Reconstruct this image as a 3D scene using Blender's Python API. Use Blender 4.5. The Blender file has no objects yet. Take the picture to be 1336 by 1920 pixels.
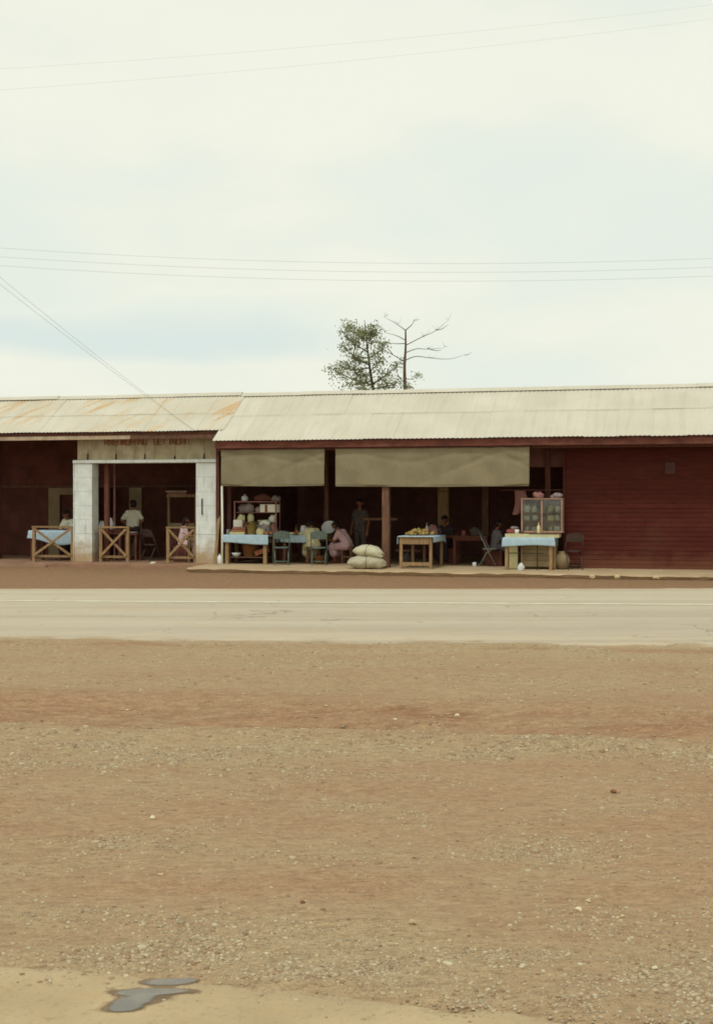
import bpy, bmesh, math, random
import numpy as np
from mathutils import Vector, Matrix

random.seed(7)
RNG = np.random.default_rng(11)
R = math.radians
S = bpy.context.scene
COL = S.collection

# ------------------------------------------------------------------ camera
cam_d = bpy.data.cameras.new('camera')
cam = bpy.data.objects.new('camera', cam_d)
COL.objects.link(cam)
S.camera = cam
cam.location = (0, 0, 1.75)
cam.rotation_euler = (R(90) - math.atan(23 / 2450), 0, 0)
cam_d.sensor_fit = 'VERTICAL'
cam_d.sensor_height = 36.0
cam_d.sensor_width = 25.05
cam_d.lens = 36.0 * 2450 / 1920
cam_d.clip_start = 0.1
cam_d.clip_end = 3000
S.render.resolution_x, S.render.resolution_y = 712, 1024

# ------------------------------------------------------------------ sky, sun, exposure
SUN_EL, SUN_AZ = 60.0, 200.0     # compass style azimuth, 0 = +Y, clockwise
world = bpy.data.worlds.new('World')
S.world = world
world.use_nodes = True
wn, wl = world.node_tree.nodes, world.node_tree.links
wn.clear()
w_out = wn.new('ShaderNodeOutputWorld')
w_bg = wn.new('ShaderNodeBackground')
w_bg.inputs['Strength'].default_value = 1.0
wl.new(w_bg.outputs[0], w_out.inputs[0])
sky = wn.new('ShaderNodeTexSky')
sky.sky_type = 'NISHITA'
sky.sun_disc = False
sky.sun_elevation = R(SUN_EL)
sky.sun_rotation = R(SUN_AZ)
sky.dust_density = 4.0
sk_s = wn.new('ShaderNodeVectorMath'); sk_s.operation = 'SCALE'
sk_s.inputs['Scale'].default_value = 0.12
wl.new(sky.outputs[0], sk_s.inputs[0])
tc = wn.new('ShaderNodeTexCoord')
mp = wn.new('ShaderNodeMapping')
mp.inputs['Scale'].default_value = (1.0, 1.0, 2.6)
mp.inputs['Location'].default_value = (0.3, 0.0, 0.0)
wl.new(tc.outputs['Generated'], mp.inputs[0])
no = wn.new('ShaderNodeTexNoise')
no.inputs['Scale'].default_value = 3.4
no.inputs['Detail'].default_value = 5
no.inputs['Roughness'].default_value = 0.5
wl.new(mp.outputs[0], no.inputs['Vector'])
# a grey-blue cloud bank low over the roofs
sep = wn.new('ShaderNodeSeparateXYZ')
wl.new(tc.outputs['Generated'], sep.inputs[0])
bank = wn.new('ShaderNodeMapRange'); bank.interpolation_type = 'SMOOTHSTEP'
bank.inputs['From Min'].default_value = 0.095; bank.inputs['From Max'].default_value = 0.118
bank2 = wn.new('ShaderNodeMapRange'); bank2.interpolation_type = 'SMOOTHSTEP'
bank2.inputs['From Min'].default_value = 0.165; bank2.inputs['From Max'].default_value = 0.12
wob = wn.new('ShaderNodeMath'); wob.operation = 'MULTIPLY_ADD'
wob.inputs[1].default_value = 0.09; 
wl.new(no.outputs['Fac'], wob.inputs[0])
sub = wn.new('ShaderNodeMath'); sub.operation = 'SUBTRACT'; sub.inputs[1].default_value = 0.045
wl.new(sep.outputs['Z'], sub.inputs[0])
wl.new(sub.outputs[0], wob.inputs[2])
wl.new(wob.outputs[0], bank.inputs['Value'])
wl.new(wob.outputs[0], bank2.inputs['Value'])
bm_ = wn.new('ShaderNodeMath'); bm_.operation = 'MULTIPLY'
wl.new(bank.outputs[0], bm_.inputs[0]); wl.new(bank2.outputs[0], bm_.inputs[1])
no2 = wn.new('ShaderNodeTexNoise'); no2.inputs['Scale'].default_value = 2.6; no2.inputs['Detail'].default_value = 2
mp2 = wn.new('ShaderNodeMapping'); mp2.inputs['Location'].default_value = (1.9, 0.4, 0.0)
mp2.inputs['Scale'].default_value = (1.0, 1.0, 1.0)
wl.new(tc.outputs['Generated'], mp2.inputs[0]); wl.new(mp2.outputs[0], no2.inputs['Vector'])
r2 = wn.new('ShaderNodeMapRange'); r2.interpolation_type = 'SMOOTHSTEP'
r2.inputs['From Min'].default_value = 0.38; r2.inputs['From Max'].default_value = 0.60
wl.new(no2.outputs['Fac'], r2.inputs['Value'])
bm2 = wn.new('ShaderNodeMath'); bm2.operation = 'MULTIPLY'
sx_ = wn.new('ShaderNodeMapRange'); sx_.interpolation_type = 'SMOOTHSTEP'
sx_.inputs['From Min'].default_value = 0.06; sx_.inputs['From Max'].default_value = -0.08
wl.new(sep.outputs['X'], sx_.inputs['Value'])
mxx = wn.new('ShaderNodeMath'); mxx.operation = 'MAXIMUM'
wl.new(sx_.outputs[0], mxx.inputs[0]); wl.new(r2.outputs[0], mxx.inputs[1])
wl.new(bm_.outputs[0], bm2.inputs[0]); wl.new(mxx.outputs[0], bm2.inputs[1])
thin = wn.new('ShaderNodeMapRange'); thin.interpolation_type = 'SMOOTHSTEP'
thin.inputs['From Min'].default_value = 0.40; thin.inputs['From Max'].default_value = 0.66
thin.inputs['To Max'].default_value = 0.55
wl.new(no.outputs['Fac'], thin.inputs['Value'])
mx = wn.new('ShaderNodeMath'); mx.operation = 'MAXIMUM'
wl.new(bm2.outputs[0], mx.inputs[0]); wl.new(thin.outputs[0], mx.inputs[1])
cc = wn.new('ShaderNodeMixRGB')
cc.inputs[1].default_value = (0.935, 0.945, 0.805, 1)
cc.inputs[2].default_value = (0.745, 0.835, 0.79, 1)
wl.new(mx.outputs[0], cc.inputs[0])
mixs = wn.new('ShaderNodeMixRGB'); mixs.inputs[0].default_value = 0.93
wl.new(sk_s.outputs[0], mixs.inputs[1]); wl.new(cc.outputs[0], mixs.inputs[2])
wl.new(mixs.outputs[0], w_bg.inputs['Color'])

sun_d = bpy.data.lights.new('sun', 'SUN')
sun_d.energy = 1.25
sun_d.angle = R(14)
sun_d.color = (1.0, 0.975, 0.94)
sun = bpy.data.objects.new('sun', sun_d)
COL.objects.link(sun)
sd = Vector((math.sin(R(SUN_AZ)) * math.cos(R(SUN_EL)), math.cos(R(SUN_AZ)) * math.cos(R(SUN_EL)), math.sin(R(SUN_EL))))
sun.rotation_euler = (-sd).to_track_quat('-Z', 'Y').to_euler()
sun.location = (0, 0, 30)

S.view_settings.view_transform = 'Standard'
S.view_settings.look = 'None'
S.view_settings.exposure = 0.0
S.view_settings.gamma = 1.0
S.view_settings.use_curve_mapping = False
S.cycles.filter_width = 1.75      # soft period lens
S.cycles.max_bounces = 8
S.cycles.diffuse_bounces = 6
S.cycles.transparent_max_bounces = 12
S.cycles.use_denoising = True

# ------------------------------------------------------------------ materials
def srgb(r, g, b):
    f = lambda c: (c / 255 / 12.92) if c / 255 <= 0.04045 else ((c / 255 + 0.055) / 1.055) ** 2.4
    return (f(r), f(g), f(b))

M = {}
class NT:
    def __init__(self, name):
        self.m = bpy.data.materials.new(name); self.m.use_nodes = True
        self.n, self.l = self.m.node_tree.nodes, self.m.node_tree.links
        self.b = self.n['Principled BSDF']
    def new(self, t, **k):
        x = self.n.new(t)
        for a, v in k.items():
            if a.startswith('i_'):
                x.inputs[a[2:].replace('_', ' ')].default_value = v
            else:
                setattr(x, a, v)
        return x
    def link(self, a, b): self.l.new(a, b)
    def pos(self): return self.new('ShaderNodeNewGeometry').outputs['Position']
    def mapping(self, vec, scale=(1, 1, 1), rot=(0, 0, 0)):
        m = self.new('ShaderNodeMapping'); m.inputs['Scale'].default_value = scale; m.inputs['Rotation'].default_value = rot
        self.link(vec, m.inputs[0]); return m.outputs[0]
    def noise(self, vec, scale, detail=3, rough=0.55):
        x = self.new('ShaderNodeTexNoise'); x.inputs['Scale'].default_value = scale
        x.inputs['Detail'].default_value = detail; x.inputs['Roughness'].default_value = rough
        self.link(vec, x.inputs['Vector']); return x.outputs['Fac']
    def rng(self, v, a, b, c=0.0, d=1.0):
        x = self.new('ShaderNodeMapRange'); x.interpolation_type = 'SMOOTHSTEP'
        x.inputs['From Min'].default_value = a; x.inputs['From Max'].default_value = b
        x.inputs['To Min'].default_value = c; x.inputs['To Max'].default_value = d
        self.link(v, x.inputs['Value']); return x.outputs[0]
    def mix(self, f, a, b, mode='MIX'):
        x = self.new('ShaderNodeMixRGB'); x.blend_type = mode
        for s, v in ((0, f), (1, a), (2, b)):
            if hasattr(v, 'node'): self.link(v, x.inputs[s])
            elif s == 0: x.inputs[0].default_value = v
            else: x.inputs[s].default_value = (*v, 1)
        return x.outputs[0]
    def mul(self, a, b):
        x = self.new('ShaderNodeMath'); x.operation = 'MULTIPLY'
        for s, v in ((0, a), (1, b)):
            if hasattr(v, 'node'): self.link(v, x.inputs[s])
            else: x.inputs[s].default_value = v
        return x.outputs[0]
    def bump(self, h, strength, dist):
        x = self.new('ShaderNodeBump'); x.inputs['Strength'].default_value = strength; x.inputs['Distance'].default_value = dist
        self.link(h, x.inputs['Height']); self.link(x.outputs[0], self.b.inputs['Normal'])
    def out(self, col, rough=0.85, spec=0.25):
        if hasattr(col, 'node'): self.link(col, self.b.inputs['Base Color'])
        else: self.b.inputs['Base Color'].default_value = (*col, 1)
        self.b.inputs['Roughness'].default_value = rough
        self.b.inputs['Specular IOR Level'].default_value = spec

def simple(name, col, rough=0.8, scale=9.0, var=0.28, bump=0.25, dist=0.004, stretch=(1, 1, 1), spec=0.25, objvar=0.12):
    t = NT(name)
    p = t.mapping(t.pos(), stretch)
    a = t.noise(p, scale, 4)
    b = t.noise(p, scale * 7, 3)
    lo = tuple(c * (1 - var) for c in col); hi = tuple(min(1, c * (1 + var * .8)) for c in col)
    c1 = t.mix(t.rng(a, .3, .7), lo, hi)
    c2 = t.mix(t.rng(b, .3, .7, 0, .25), c1, tuple(c * .75 for c in col))
    oi = t.new('ShaderNodeObjectInfo')
    k = t.rng(oi.outputs['Random'], 0, 1, 1 - objvar, 1 + objvar)
    x = t.new('ShaderNodeVectorMath'); x.operation = 'SCALE'
    t.link(c2, x.inputs[0]); t.link(k, x.inputs['Scale'])
    res = x.outputs[0]
    if name == 'maroon_board':
        sp = t.new('ShaderNodeSeparateXYZ'); t.link(t.pos(), sp.inputs[0])
        hh = t.new('ShaderNodeMath'); hh.operation = 'MULTIPLY_ADD'; hh.inputs[1].default_value = -.7
        t.link(t.noise(t.pos(), 2.6, 5), hh.inputs[0]); t.link(sp.outputs['Z'], hh.inputs[2])
        res = t.mix(t.rng(hh.outputs[0], .22, -.25, 0, .45), res, srgb(128, 88, 66))           # splashed dust
        res = t.mix(t.rng(t.noise(t.mapping(t.pos(), (.5, .5, .9)), 1.3, 5), .52, .72, 0, .35), res, srgb(92, 62, 46))   # faded patches
    t.out(res, rough, spec)
    if bump: t.bump(b, bump, dist)
    M[name] = t.m
    return t.m

WOODX = (1, 1, 6)
simple('raw_timber', srgb(150, 122, 88), .85, 4, .25, .3, .003, (5, 5, 1))
simple('old_timber', srgb(112, 82, 64), .88, 4, .3, .3, .003, (5, 5, 1))
simple('dark_timber', srgb(104, 64, 52), .9, 4, .3, .3, .003, (5, 5, 1))
simple('fascia_paint', srgb(116, 70, 58), .8, 3, .3, .25, .003, (1, 1, 3))
simple('white_board', srgb(176, 158, 132), .8, 3, .25, .25, .003)
simple('maroon_board', srgb(84, 40, 33), .88, 3, .14, .3, .003, (1, 1, 5), objvar=.06, spec=.12)
simple('interior_wall', srgb(130, 88, 78), .9, 2, .25, .2)
simple('interior_dark', srgb(118, 80, 71), .92, 2, .25, .2)
simple('shop_wall', srgb(98, 58, 48), .92, 2, .3, .2)
simple('beige_panel', srgb(150, 132, 100), .85, 3, .15, .1)
simple('canvas', srgb(140, 130, 103), .92, 2.2, .12, .5, .006, objvar=.02)
simple('blue_cloth', srgb(172, 196, 208), .8, 6, .08, .2, .004, objvar=.04)
simple('sack_cloth', srgb(192, 186, 158), .9, 20, .10, .6, .006)
simple('rope', srgb(134, 126, 104), .9, 30, .2)
simple('metal_green', srgb(98, 114, 108), .45, 12, .2, .1, .002, spec=.5)
simple('metal_grey', srgb(120, 118, 112), .4, 12, .2, .1, .002, spec=.5)
simple('metal_dark', srgb(70, 52, 46), .5, 12, .2, .1, .002, spec=.5)
simple('pink_frame', srgb(150, 106, 98), .8, 6, .2)
simple('card_white', srgb(226, 226, 208), .75, 8, .06, .05)
simple('card_brown', srgb(160, 104, 70), .85, 8, .15, .1)
simple('card_red', srgb(150, 84, 74), .8, 8, .15, .1)
simple('cream', srgb(214, 206, 158), .75, 9, .12, .1)
simple('olive_straw', srgb(128, 108, 58), .9, 30, .35, .8, .006)
simple('brown_straw', srgb(122, 80, 46), .9, 30, .35, .8, .006)
simple('fruit_orange', srgb(160, 106, 66), .5, 14, .25, .2, .002)
simple('fruit_yellow', srgb(170, 140, 78), .55, 14, .3, .2, .002)
simple('fruit_green', srgb(138, 138, 70), .55, 14, .3, .2, .002)
simple('enamel_white', srgb(214, 218, 214), .35, 8, .08, .05, .002, spec=.5)
simple('plastic_grey', srgb(142, 128, 126), .5, 8, .25, .5, .01, spec=.4)
simple('shirt_white', srgb(212, 208, 186), .85, 9, .07, .3, .006)
simple('shirt_pink', srgb(192, 158, 160), .85, 9, .10, .3, .006)
simple('dress_pale', srgb(220, 190, 188), .85, 9, .10, .3, .006)
simple('dress_cream', srgb(212, 204, 160), .85, 9, .10, .3, .006)
simple('dress_grey', srgb(118, 112, 116), .85, 9, .12, .3, .006)
simple('trouser_dark', srgb(58, 46, 48), .88, 9, .12, .3, .006)
simple('garment_dark', srgb(84, 74, 68), .9, 9, .15, .3, .006)
simple('pale_frame', srgb(172, 138, 118), .8, 6, .2)
simple('pink_towel', srgb(150, 106, 98), .9, 9, .12, .4, .006)
simple('skin', srgb(132, 84, 60), .55, 8, .10, .1, .002, objvar=.05)
simple('hair', srgb(34, 24, 22), .7, 60, .3, .6, .004)
simple('eye_dark', srgb(58, 42, 36), .3, 8, .03, 0)
simple('wire', srgb(150, 156, 152), .7, 3, .1, 0)
simple('letter_red', srgb(154, 102, 80), .9, 9, .3, .1, .002)
simple('paper', srgb(82, 54, 50), .9, 9, .12, .05)
simple('bark', srgb(96, 84, 62), .92, 12, .3, .8, .02, (1, 1, .3))
simple('bark_pale', srgb(112, 96, 72), .92, 12, .3, .8, .02, (1, 1, .3))
simple('iron_dark', srgb(60, 56, 50), .7, 10, .3, .2)

def leaf_material():
    t = NT('leaf')
    n = t.noise(t.pos(), 1.6, 3); n2 = t.noise(t.pos(), 9, 2)
    c = t.mix(t.rng(n, .35, .65), srgb(134, 140, 92), srgb(162, 168, 126))
    c = t.mix(t.rng(n2, .4, .7, 0, .6), c, srgb(150, 158, 138))
    t.out(c, .6, .3)
    t.b.inputs['Subsurface Weight'].default_value = 0.0
    tr = t.new('ShaderNodeBsdfTranslucent'); t.link(c, tr.inputs[0])
    ms = t.new('ShaderNodeMixShader'); ms.inputs[0].default_value = .5
    o = t.n['Material Output']
    t.link(t.b.outputs[0], ms.inputs[1]); t.link(tr.outputs[0], ms.inputs[2]); t.link(ms.outputs[0], o.inputs[0])
    M['leaf'] = t.m
leaf_material()

def glass_material():
    t = NT('glass')
    tr = t.new('ShaderNodeBsdfTransparent'); tr.inputs[0].default_value = (.9, .92, .9, 1)
    gl = t.new('ShaderNodeBsdfGlossy'); gl.inputs['Roughness'].default_value = .08
    fr = t.new('ShaderNodeFresnel'); fr.inputs[0].default_value = 1.5
    n = t.noise(t.pos(), 5, 3)
    a = t.new('ShaderNodeMath'); a.operation = 'ADD'; t.link(fr.outputs[0], a.inputs[0]); t.link(t.rng(n, .3, .7, .0, .06), a.inputs[1])
    ms = t.new('ShaderNodeMixShader')
    t.link(a.outputs[0], ms.inputs[0]); t.link(tr.outputs[0], ms.inputs[1]); t.link(gl.outputs[0], ms.inputs[2])
    t.link(ms.outputs[0], t.n['Material Output'].inputs[0])
    M['glass'] = t.m
glass_material()

def plaster_material():
    t = NT('whitewash')
    p = t.pos()
    s = t.new('ShaderNodeSeparateXYZ'); t.link(p, s.inputs[0])
    n = t.noise(p, 4, 5); n2 = t.noise(t.mapping(p, (14, 14, 1.2)), 1.0, 4); n3 = t.noise(p, 30, 3)
    c = t.mix(t.rng(n, .3, .7), srgb(212, 218, 212), srgb(228, 234, 229))
    c = t.mix(t.rng(n2, .56, .74, 0, .42), c, srgb(122, 112, 94))          # rain streaks
    hgt = t.new('ShaderNodeMath'); hgt.operation = 'MULTIPLY_ADD'; hgt.inputs[1].default_value = .9
    t.link(n, hgt.inputs[0]); t.link(s.outputs['Z'], hgt.inputs[2])
    c = t.mix(t.rng(hgt.outputs[0], 1.35, .55, 0, .85), c, srgb(170, 138, 92))   # splashed red dirt
    c = t.mix(t.rng(n3, .5, .8, 0, .2), c, srgb(120, 105, 85))
    t.out(c, .9, .2); t.bump(n3, .3, .004)
    M['whitewash'] = t.m
    t = NT('panel_wash')
    p = t.pos()
    n = t.noise(p, 3.5, 5); n2 = t.noise(t.mapping(p, (9, 9, 1.5)), 1.0, 4); n3 = t.noise(p, 30, 3)
    c = t.mix(t.rng(n, .3, .7), srgb(166, 154, 124), srgb(192, 182, 154))
    c = t.mix(t.rng(n2, .52, .75, 0, .5), c, srgb(124, 96, 76))
    t.out(c, .9, .2); t.bump(n3, .3, .004)
    M['panel_wash'] = t.m
plaster_material()

def roof_material(name, rust):
    t = NT(name)
    tcd = t.new('ShaderNodeAttribute'); tcd.attribute_name = 'roofuv'      # metres along and up the slope
    p = tcd.outputs['Vector']
    n = t.noise(t.mapping(p, (.6, .8, 1)), 1.0, 4); n2 = t.noise(t.mapping(p, (6, .7, 1), (0, 0, 0)), 1.0, 4); n3 = t.noise(p, 18, 3)
    oi = t.new('ShaderNodeObjectInfo')
    c = t.mix(t.rng(n, .3, .7), srgb(196, 190, 171), srgb(206, 201, 184))
    c = t.mix(t.rng(n2, .45, .75, 0, .35), c, srgb(176, 168, 146))
    c = t.mix(t.rng(oi.outputs['Random'], 0, 1, 0, .16), c, srgb(172, 164, 144))
    if rust:
        rv = t.mapping(t.mapping(p, (1, 1, 1), (0, 0, R(38))), (2.6, .42, 1))
        r1 = t.noise(rv, 1.25, 4, .6); r0 = t.noise(t.mapping(p, (.5, .5, 1)), 1.0, 2)
        f = t.mul(t.rng(r1, .53, .66), t.rng(r0, .36, .55))
        c = t.mix(t.mul(f, .75), c, t.mix(t.rng(n3, .35, .65), srgb(182, 138, 92), srgb(198, 162, 114)))
        c = t.mix(t.rng(r1, .42, .60, 0, .22), c, srgb(200, 172, 118))
    t.out(c, .68, .3); t.bump(n3, .12, .003)
    M[name] = t.m
roof_material('galvanised', False)
roof_material('galvanised_rusty', True)

def soft_edge(t, a, b, top):
    at = t.new('ShaderNodeAttribute'); at.attribute_name = 'wetness'
    t.link(t.rng(at.outputs['Fac'], a, b, 0, top), t.b.inputs['Alpha'])

def ground_material():
    t = NT('laterite_ground')
    at = t.new('ShaderNodeVertexColor'); at.layer_name = 'mask'
    s = t.new('ShaderNodeSeparateColor'); t.link(at.outputs[0], s.inputs[0])
    p = t.pos()
    big = t.noise(p, .7, 5); mid = t.noise(t.mapping(p, (1, 2.2, 1)), 5, 5, .62); fine = t.noise(p, 48, 5, .65); grit = t.noise(p, 130, 2)
    dirt = t.mix(t.rng(big, .3, .7), srgb(154, 122, 97), srgb(163, 134, 108))
    dirt = t.mix(t.rng(mid, .35, .7, 0, .7), dirt, srgb(168, 144, 117))
    dirt = t.mix(t.rng(fine, .46, .64, 0, .55), dirt, srgb(132, 100, 76))
    dirt = t.mix(t.rng(grit, .54, .66, 0, .5), dirt, srgb(180, 156, 122))
    dirt = t.mix(t.rng(fine, .50, .36, 0, .35), dirt, srgb(172, 146, 114))
    grav = t.mix(t.rng(mid, .3, .7), srgb(158, 140, 113), srgb(172, 156, 128))
    grav = t.mix(t.rng(fine, .50, .62, 0, .75), grav, srgb(188, 172, 138))
    grav = t.mix(t.rng(grit, .52, .64, 0, .6), grav, srgb(126, 104, 79))
    red = t.mix(t.rng(mid, .3, .7), srgb(143, 110, 86), srgb(157, 126, 100))
    red = t.mix(t.rng(fine, .5, .7, 0, .4), red, srgb(132, 95, 70))
    clod = t.noise(t.mapping(p, (4, 11, 4)), 2.2, 6, .72)
    crumb = t.noise(t.mapping(p, (10, 22, 10)), 2.6, 5, .7)
    red = t.mix(t.rng(t.noise(t.mapping(p, (.8, 14, 1)), 1.0, 4, .6), .52, .62, 0, .75), red, srgb(124, 90, 67))
    c = t.mix(s.outputs[0], dirt, grav)
    c = t.mix(s.outputs[1], c, red)
    shade = t.mix(t.rng(mid, .3, .7), srgb(130, 101, 78), srgb(142, 113, 88))  # darker red soil of the strip between road and shops
    c = t.mix(s.outputs[2], c, shade)
    c = t.mix(t.rng(clod, .50, .66, 0, .50), c, srgb(126, 101, 80))
    c = t.mix(t.rng(clod, .48, .34, 0, .42), c, srgb(186, 164, 130))
    c = t.mix(t.rng(crumb, .54, .64, 0, .42), c, srgb(190, 170, 136))
    c = t.mix(t.rng(crumb, .44, .36, 0, .45), c, srgb(116, 90, 68))
    c = t.mix(1.0, c, (1.01, .968, .895), 'MULTIPLY')
    t.out(c, .95, .12)
    add = t.new('ShaderNodeMath'); add.operation = 'MULTIPLY_ADD'; add.inputs[1].default_value = .6
    t.link(fine, add.inputs[0]); t.link(grit, add.inputs[2])
    t.bump(add.outputs[0], .6, .012)
    M['ground'] = t.m
    t = NT('pebble')
    at = t.new('ShaderNodeVertexColor'); at.layer_name = 'mask'
    n = t.noise(t.pos(), 60, 3)
    c = t.mix(t.rng(n, .3, .8, 0, .3), at.outputs[0], srgb(140, 112, 84))
    t.out(c, .9, .2); M['pebble'] = t.m
    t = NT('dusty_asphalt')
    p = t.pos()
    band = t.noise(t.mapping(p, (.10, 1.0, 1), (0, 0, R(3))), 1.0, 5); mid = t.noise(t.mapping(p, (.5, 2, 1)), 2.5, 5); fine = t.noise(p, 60, 3)
    sp = t.new('ShaderNodeSeparateXYZ'); t.link(p, sp.inputs[0])
    c = t.mix(t.rng(band, .3, .7), srgb(174, 162, 142), srgb(187, 175, 153))
    c = t.mix(t.rng(mid, .4, .75, 0, .4), c, srgb(188, 178, 154))
    c = t.mix(t.rng(sp.outputs['Y'], 21.0, 22.6, 0, .75), c, srgb(190, 180, 156))     # dustier far lane
    nearf = t.rng(sp.outputs['Y'], 17.6, 15.6, 0, .7)
    c = t.mix(t.mul(nearf, t.rng(mid, .3, .65)), c, srgb(192, 174, 144))
    c = t.mix(t.rng(fine, .5, .75, 0, .22), c, srgb(150, 138, 112))
    trk = t.noise(t.mapping(p, (.05, 1.7, 1), (0, 0, R(2.5))), 1.0, 4, .6)                 # tyre-polished lanes
    c = t.mix(t.rng(trk, .48, .64, 0, .5), c, srgb(166, 154, 134))
    pat = t.noise(t.mapping(p, (.35, .9, 1)), 1.0, 5, .6)
    c = t.mix(t.rng(pat, .54, .64, 0, .35), c, srgb(176, 158, 130))                        # blown dirt
    at = t.new('ShaderNodeAttribute'); at.attribute_name = 'edge'
    en = t.noise(t.mapping(p, (.9, 1.6, 1)), 1.6, 6, .65)
    ea = t.new('ShaderNodeMath'); ea.operation = 'MULTIPLY_ADD'; ea.inputs[1].default_value = 1.5; ea.inputs[2].default_value = -.75
    t.link(en, ea.inputs[0]); eb = t.new('ShaderNodeMath'); eb.operation = 'ADD'
    t.link(ea.outputs[0], eb.inputs[0]); t.link(at.outputs['Fac'], eb.inputs[1])
    c = t.mix(t.rng(eb.outputs[0], .35, .75, 0, .9), c, srgb(160, 136, 104))               # dirt spilt over the edge
    vo = t.new('ShaderNodeTexVoronoi'); vo.feature = 'DISTANCE_TO_EDGE'; vo.inputs['Scale'].default_value = .55
    wv = t.new('ShaderNodeVectorMath'); wv.operation = 'ADD'; wn_ = t.new('ShaderNodeTexNoise'); wn_.inputs['Scale'].default_value = 1.5
    t.link(p, wn_.inputs['Vector']); t.link(p, wv.inputs[0]); t.link(wn_.outputs['Color'], wv.inputs[1]); t.link(wv.outputs[0], vo.inputs['Vector'])
    crk = t.mul(t.rng(vo.outputs['Distance'], .012, .002), t.rng(pat, .50, .40))
    c = t.mix(t.mul(crk, .45), c, srgb(110, 98, 82))
    c = t.mix(t.rng(t.noise(p, 9, 4), .55, .72, 0, .25), c, srgb(200, 190, 164))
    t.out(c, .9, .2); t.bump(fine, .4, .006); M['asphalt'] = t.m
    t = NT('lane_paint')
    p = t.pos(); n = t.noise(p, 3, 5); 
    c = t.mix(t.rng(n, .38, .66), srgb(222, 216, 196), srgb(206, 197, 172))
    t.out(c, .85, .2); M['lane_paint'] = t.m
    t = NT('walkway_concrete')
    p = t.pos(); n = t.noise(p, 1.3, 5); f = t.noise(p, 22, 4)
    c = t.mix(t.rng(n, .3, .7), srgb(176, 153, 120), srgb(190, 168, 134))
    c = t.mix(t.rng(f, .5, .75, 0, .4), c, srgb(140, 108, 76))
    t.out(c, .9, .2); t.bump(f, .3, .005); M['walkway'] = t.m
    t = NT('red_concrete')
    p = t.pos(); n = t.noise(p, 1.5, 5); f = t.noise(p, 22, 4)
    c = t.mix(t.rng(n, .3, .7), srgb(140, 108, 86), srgb(158, 126, 100))
    c = t.mix(t.rng(f, .5, .75, 0, .4), c, srgb(120, 84, 60))
    t.out(c, .9, .2); t.bump(f, .3, .005); M['red_concrete'] = t.m
    t = NT('apron_concrete')
    p = t.pos(); n = t.noise(p, 1.8, 6, .6); f = t.noise(p, 70, 4); m = t.noise(t.mapping(p, (1, 1, 1)), 9, 5)
    c = t.mix(t.rng(n, .3, .7), srgb(170, 150, 116), srgb(184, 164, 128))
    c = t.mix(t.rng(m, .5, .75, 0, .3), c, srgb(178, 146, 104))
    c = t.mix(t.rng(f, .5, .75, 0, .25), c, srgb(160, 132, 94))
    at = t.new('ShaderNodeAttribute'); at.attribute_name = 'edge'
    en = t.noise(t.mapping(p, (2, 4, 1)), 2.0, 6, .68)
    ea = t.new('ShaderNodeMath'); ea.operation = 'MULTIPLY_ADD'; ea.inputs[1].default_value = 1.6; ea.inputs[2].default_value = -.80
    t.link(en, ea.inputs[0]); eb = t.new('ShaderNodeMath'); eb.operation = 'ADD'
    t.link(ea.outputs[0], eb.inputs[0]); t.link(at.outputs['Fac'], eb.inputs[1])
    c = t.mix(t.rng(eb.outputs[0], .35, .80, 0, .95), c, t.mix(t.rng(f, .4, .6), srgb(146, 124, 96), srgb(176, 158, 126)))
    cr = t.noise(p, 34, 4, .7); c = t.mix(t.rng(cr, .54, .66, 0, .45), c, srgb(152, 128, 94))
    t.out(c, .85, .2); t.bump(f, .35, .003); M['apron'] = t.m
    t = NT('wet_puddle')
    p = t.pos(); n = t.noise(p, 7, 4)
    c = t.mix(t.rng(n, .35, .65), srgb(112, 106, 96), srgb(130, 122, 106))
    t.out(c, .22, .5); t.bump(n, .08, .002); soft_edge(t, .0, .30, .92); M['puddle'] = t.m
    t = NT('wet_stain')
    p = t.pos(); n = t.noise(p, 9, 4)
    c = t.mix(t.rng(n, .35, .65), srgb(116, 94, 68), srgb(138, 112, 80))
    t.out(c, .6, .3); soft_edge(t, .0, .35, .9); M['wet'] = t.m
ground_material()

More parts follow.
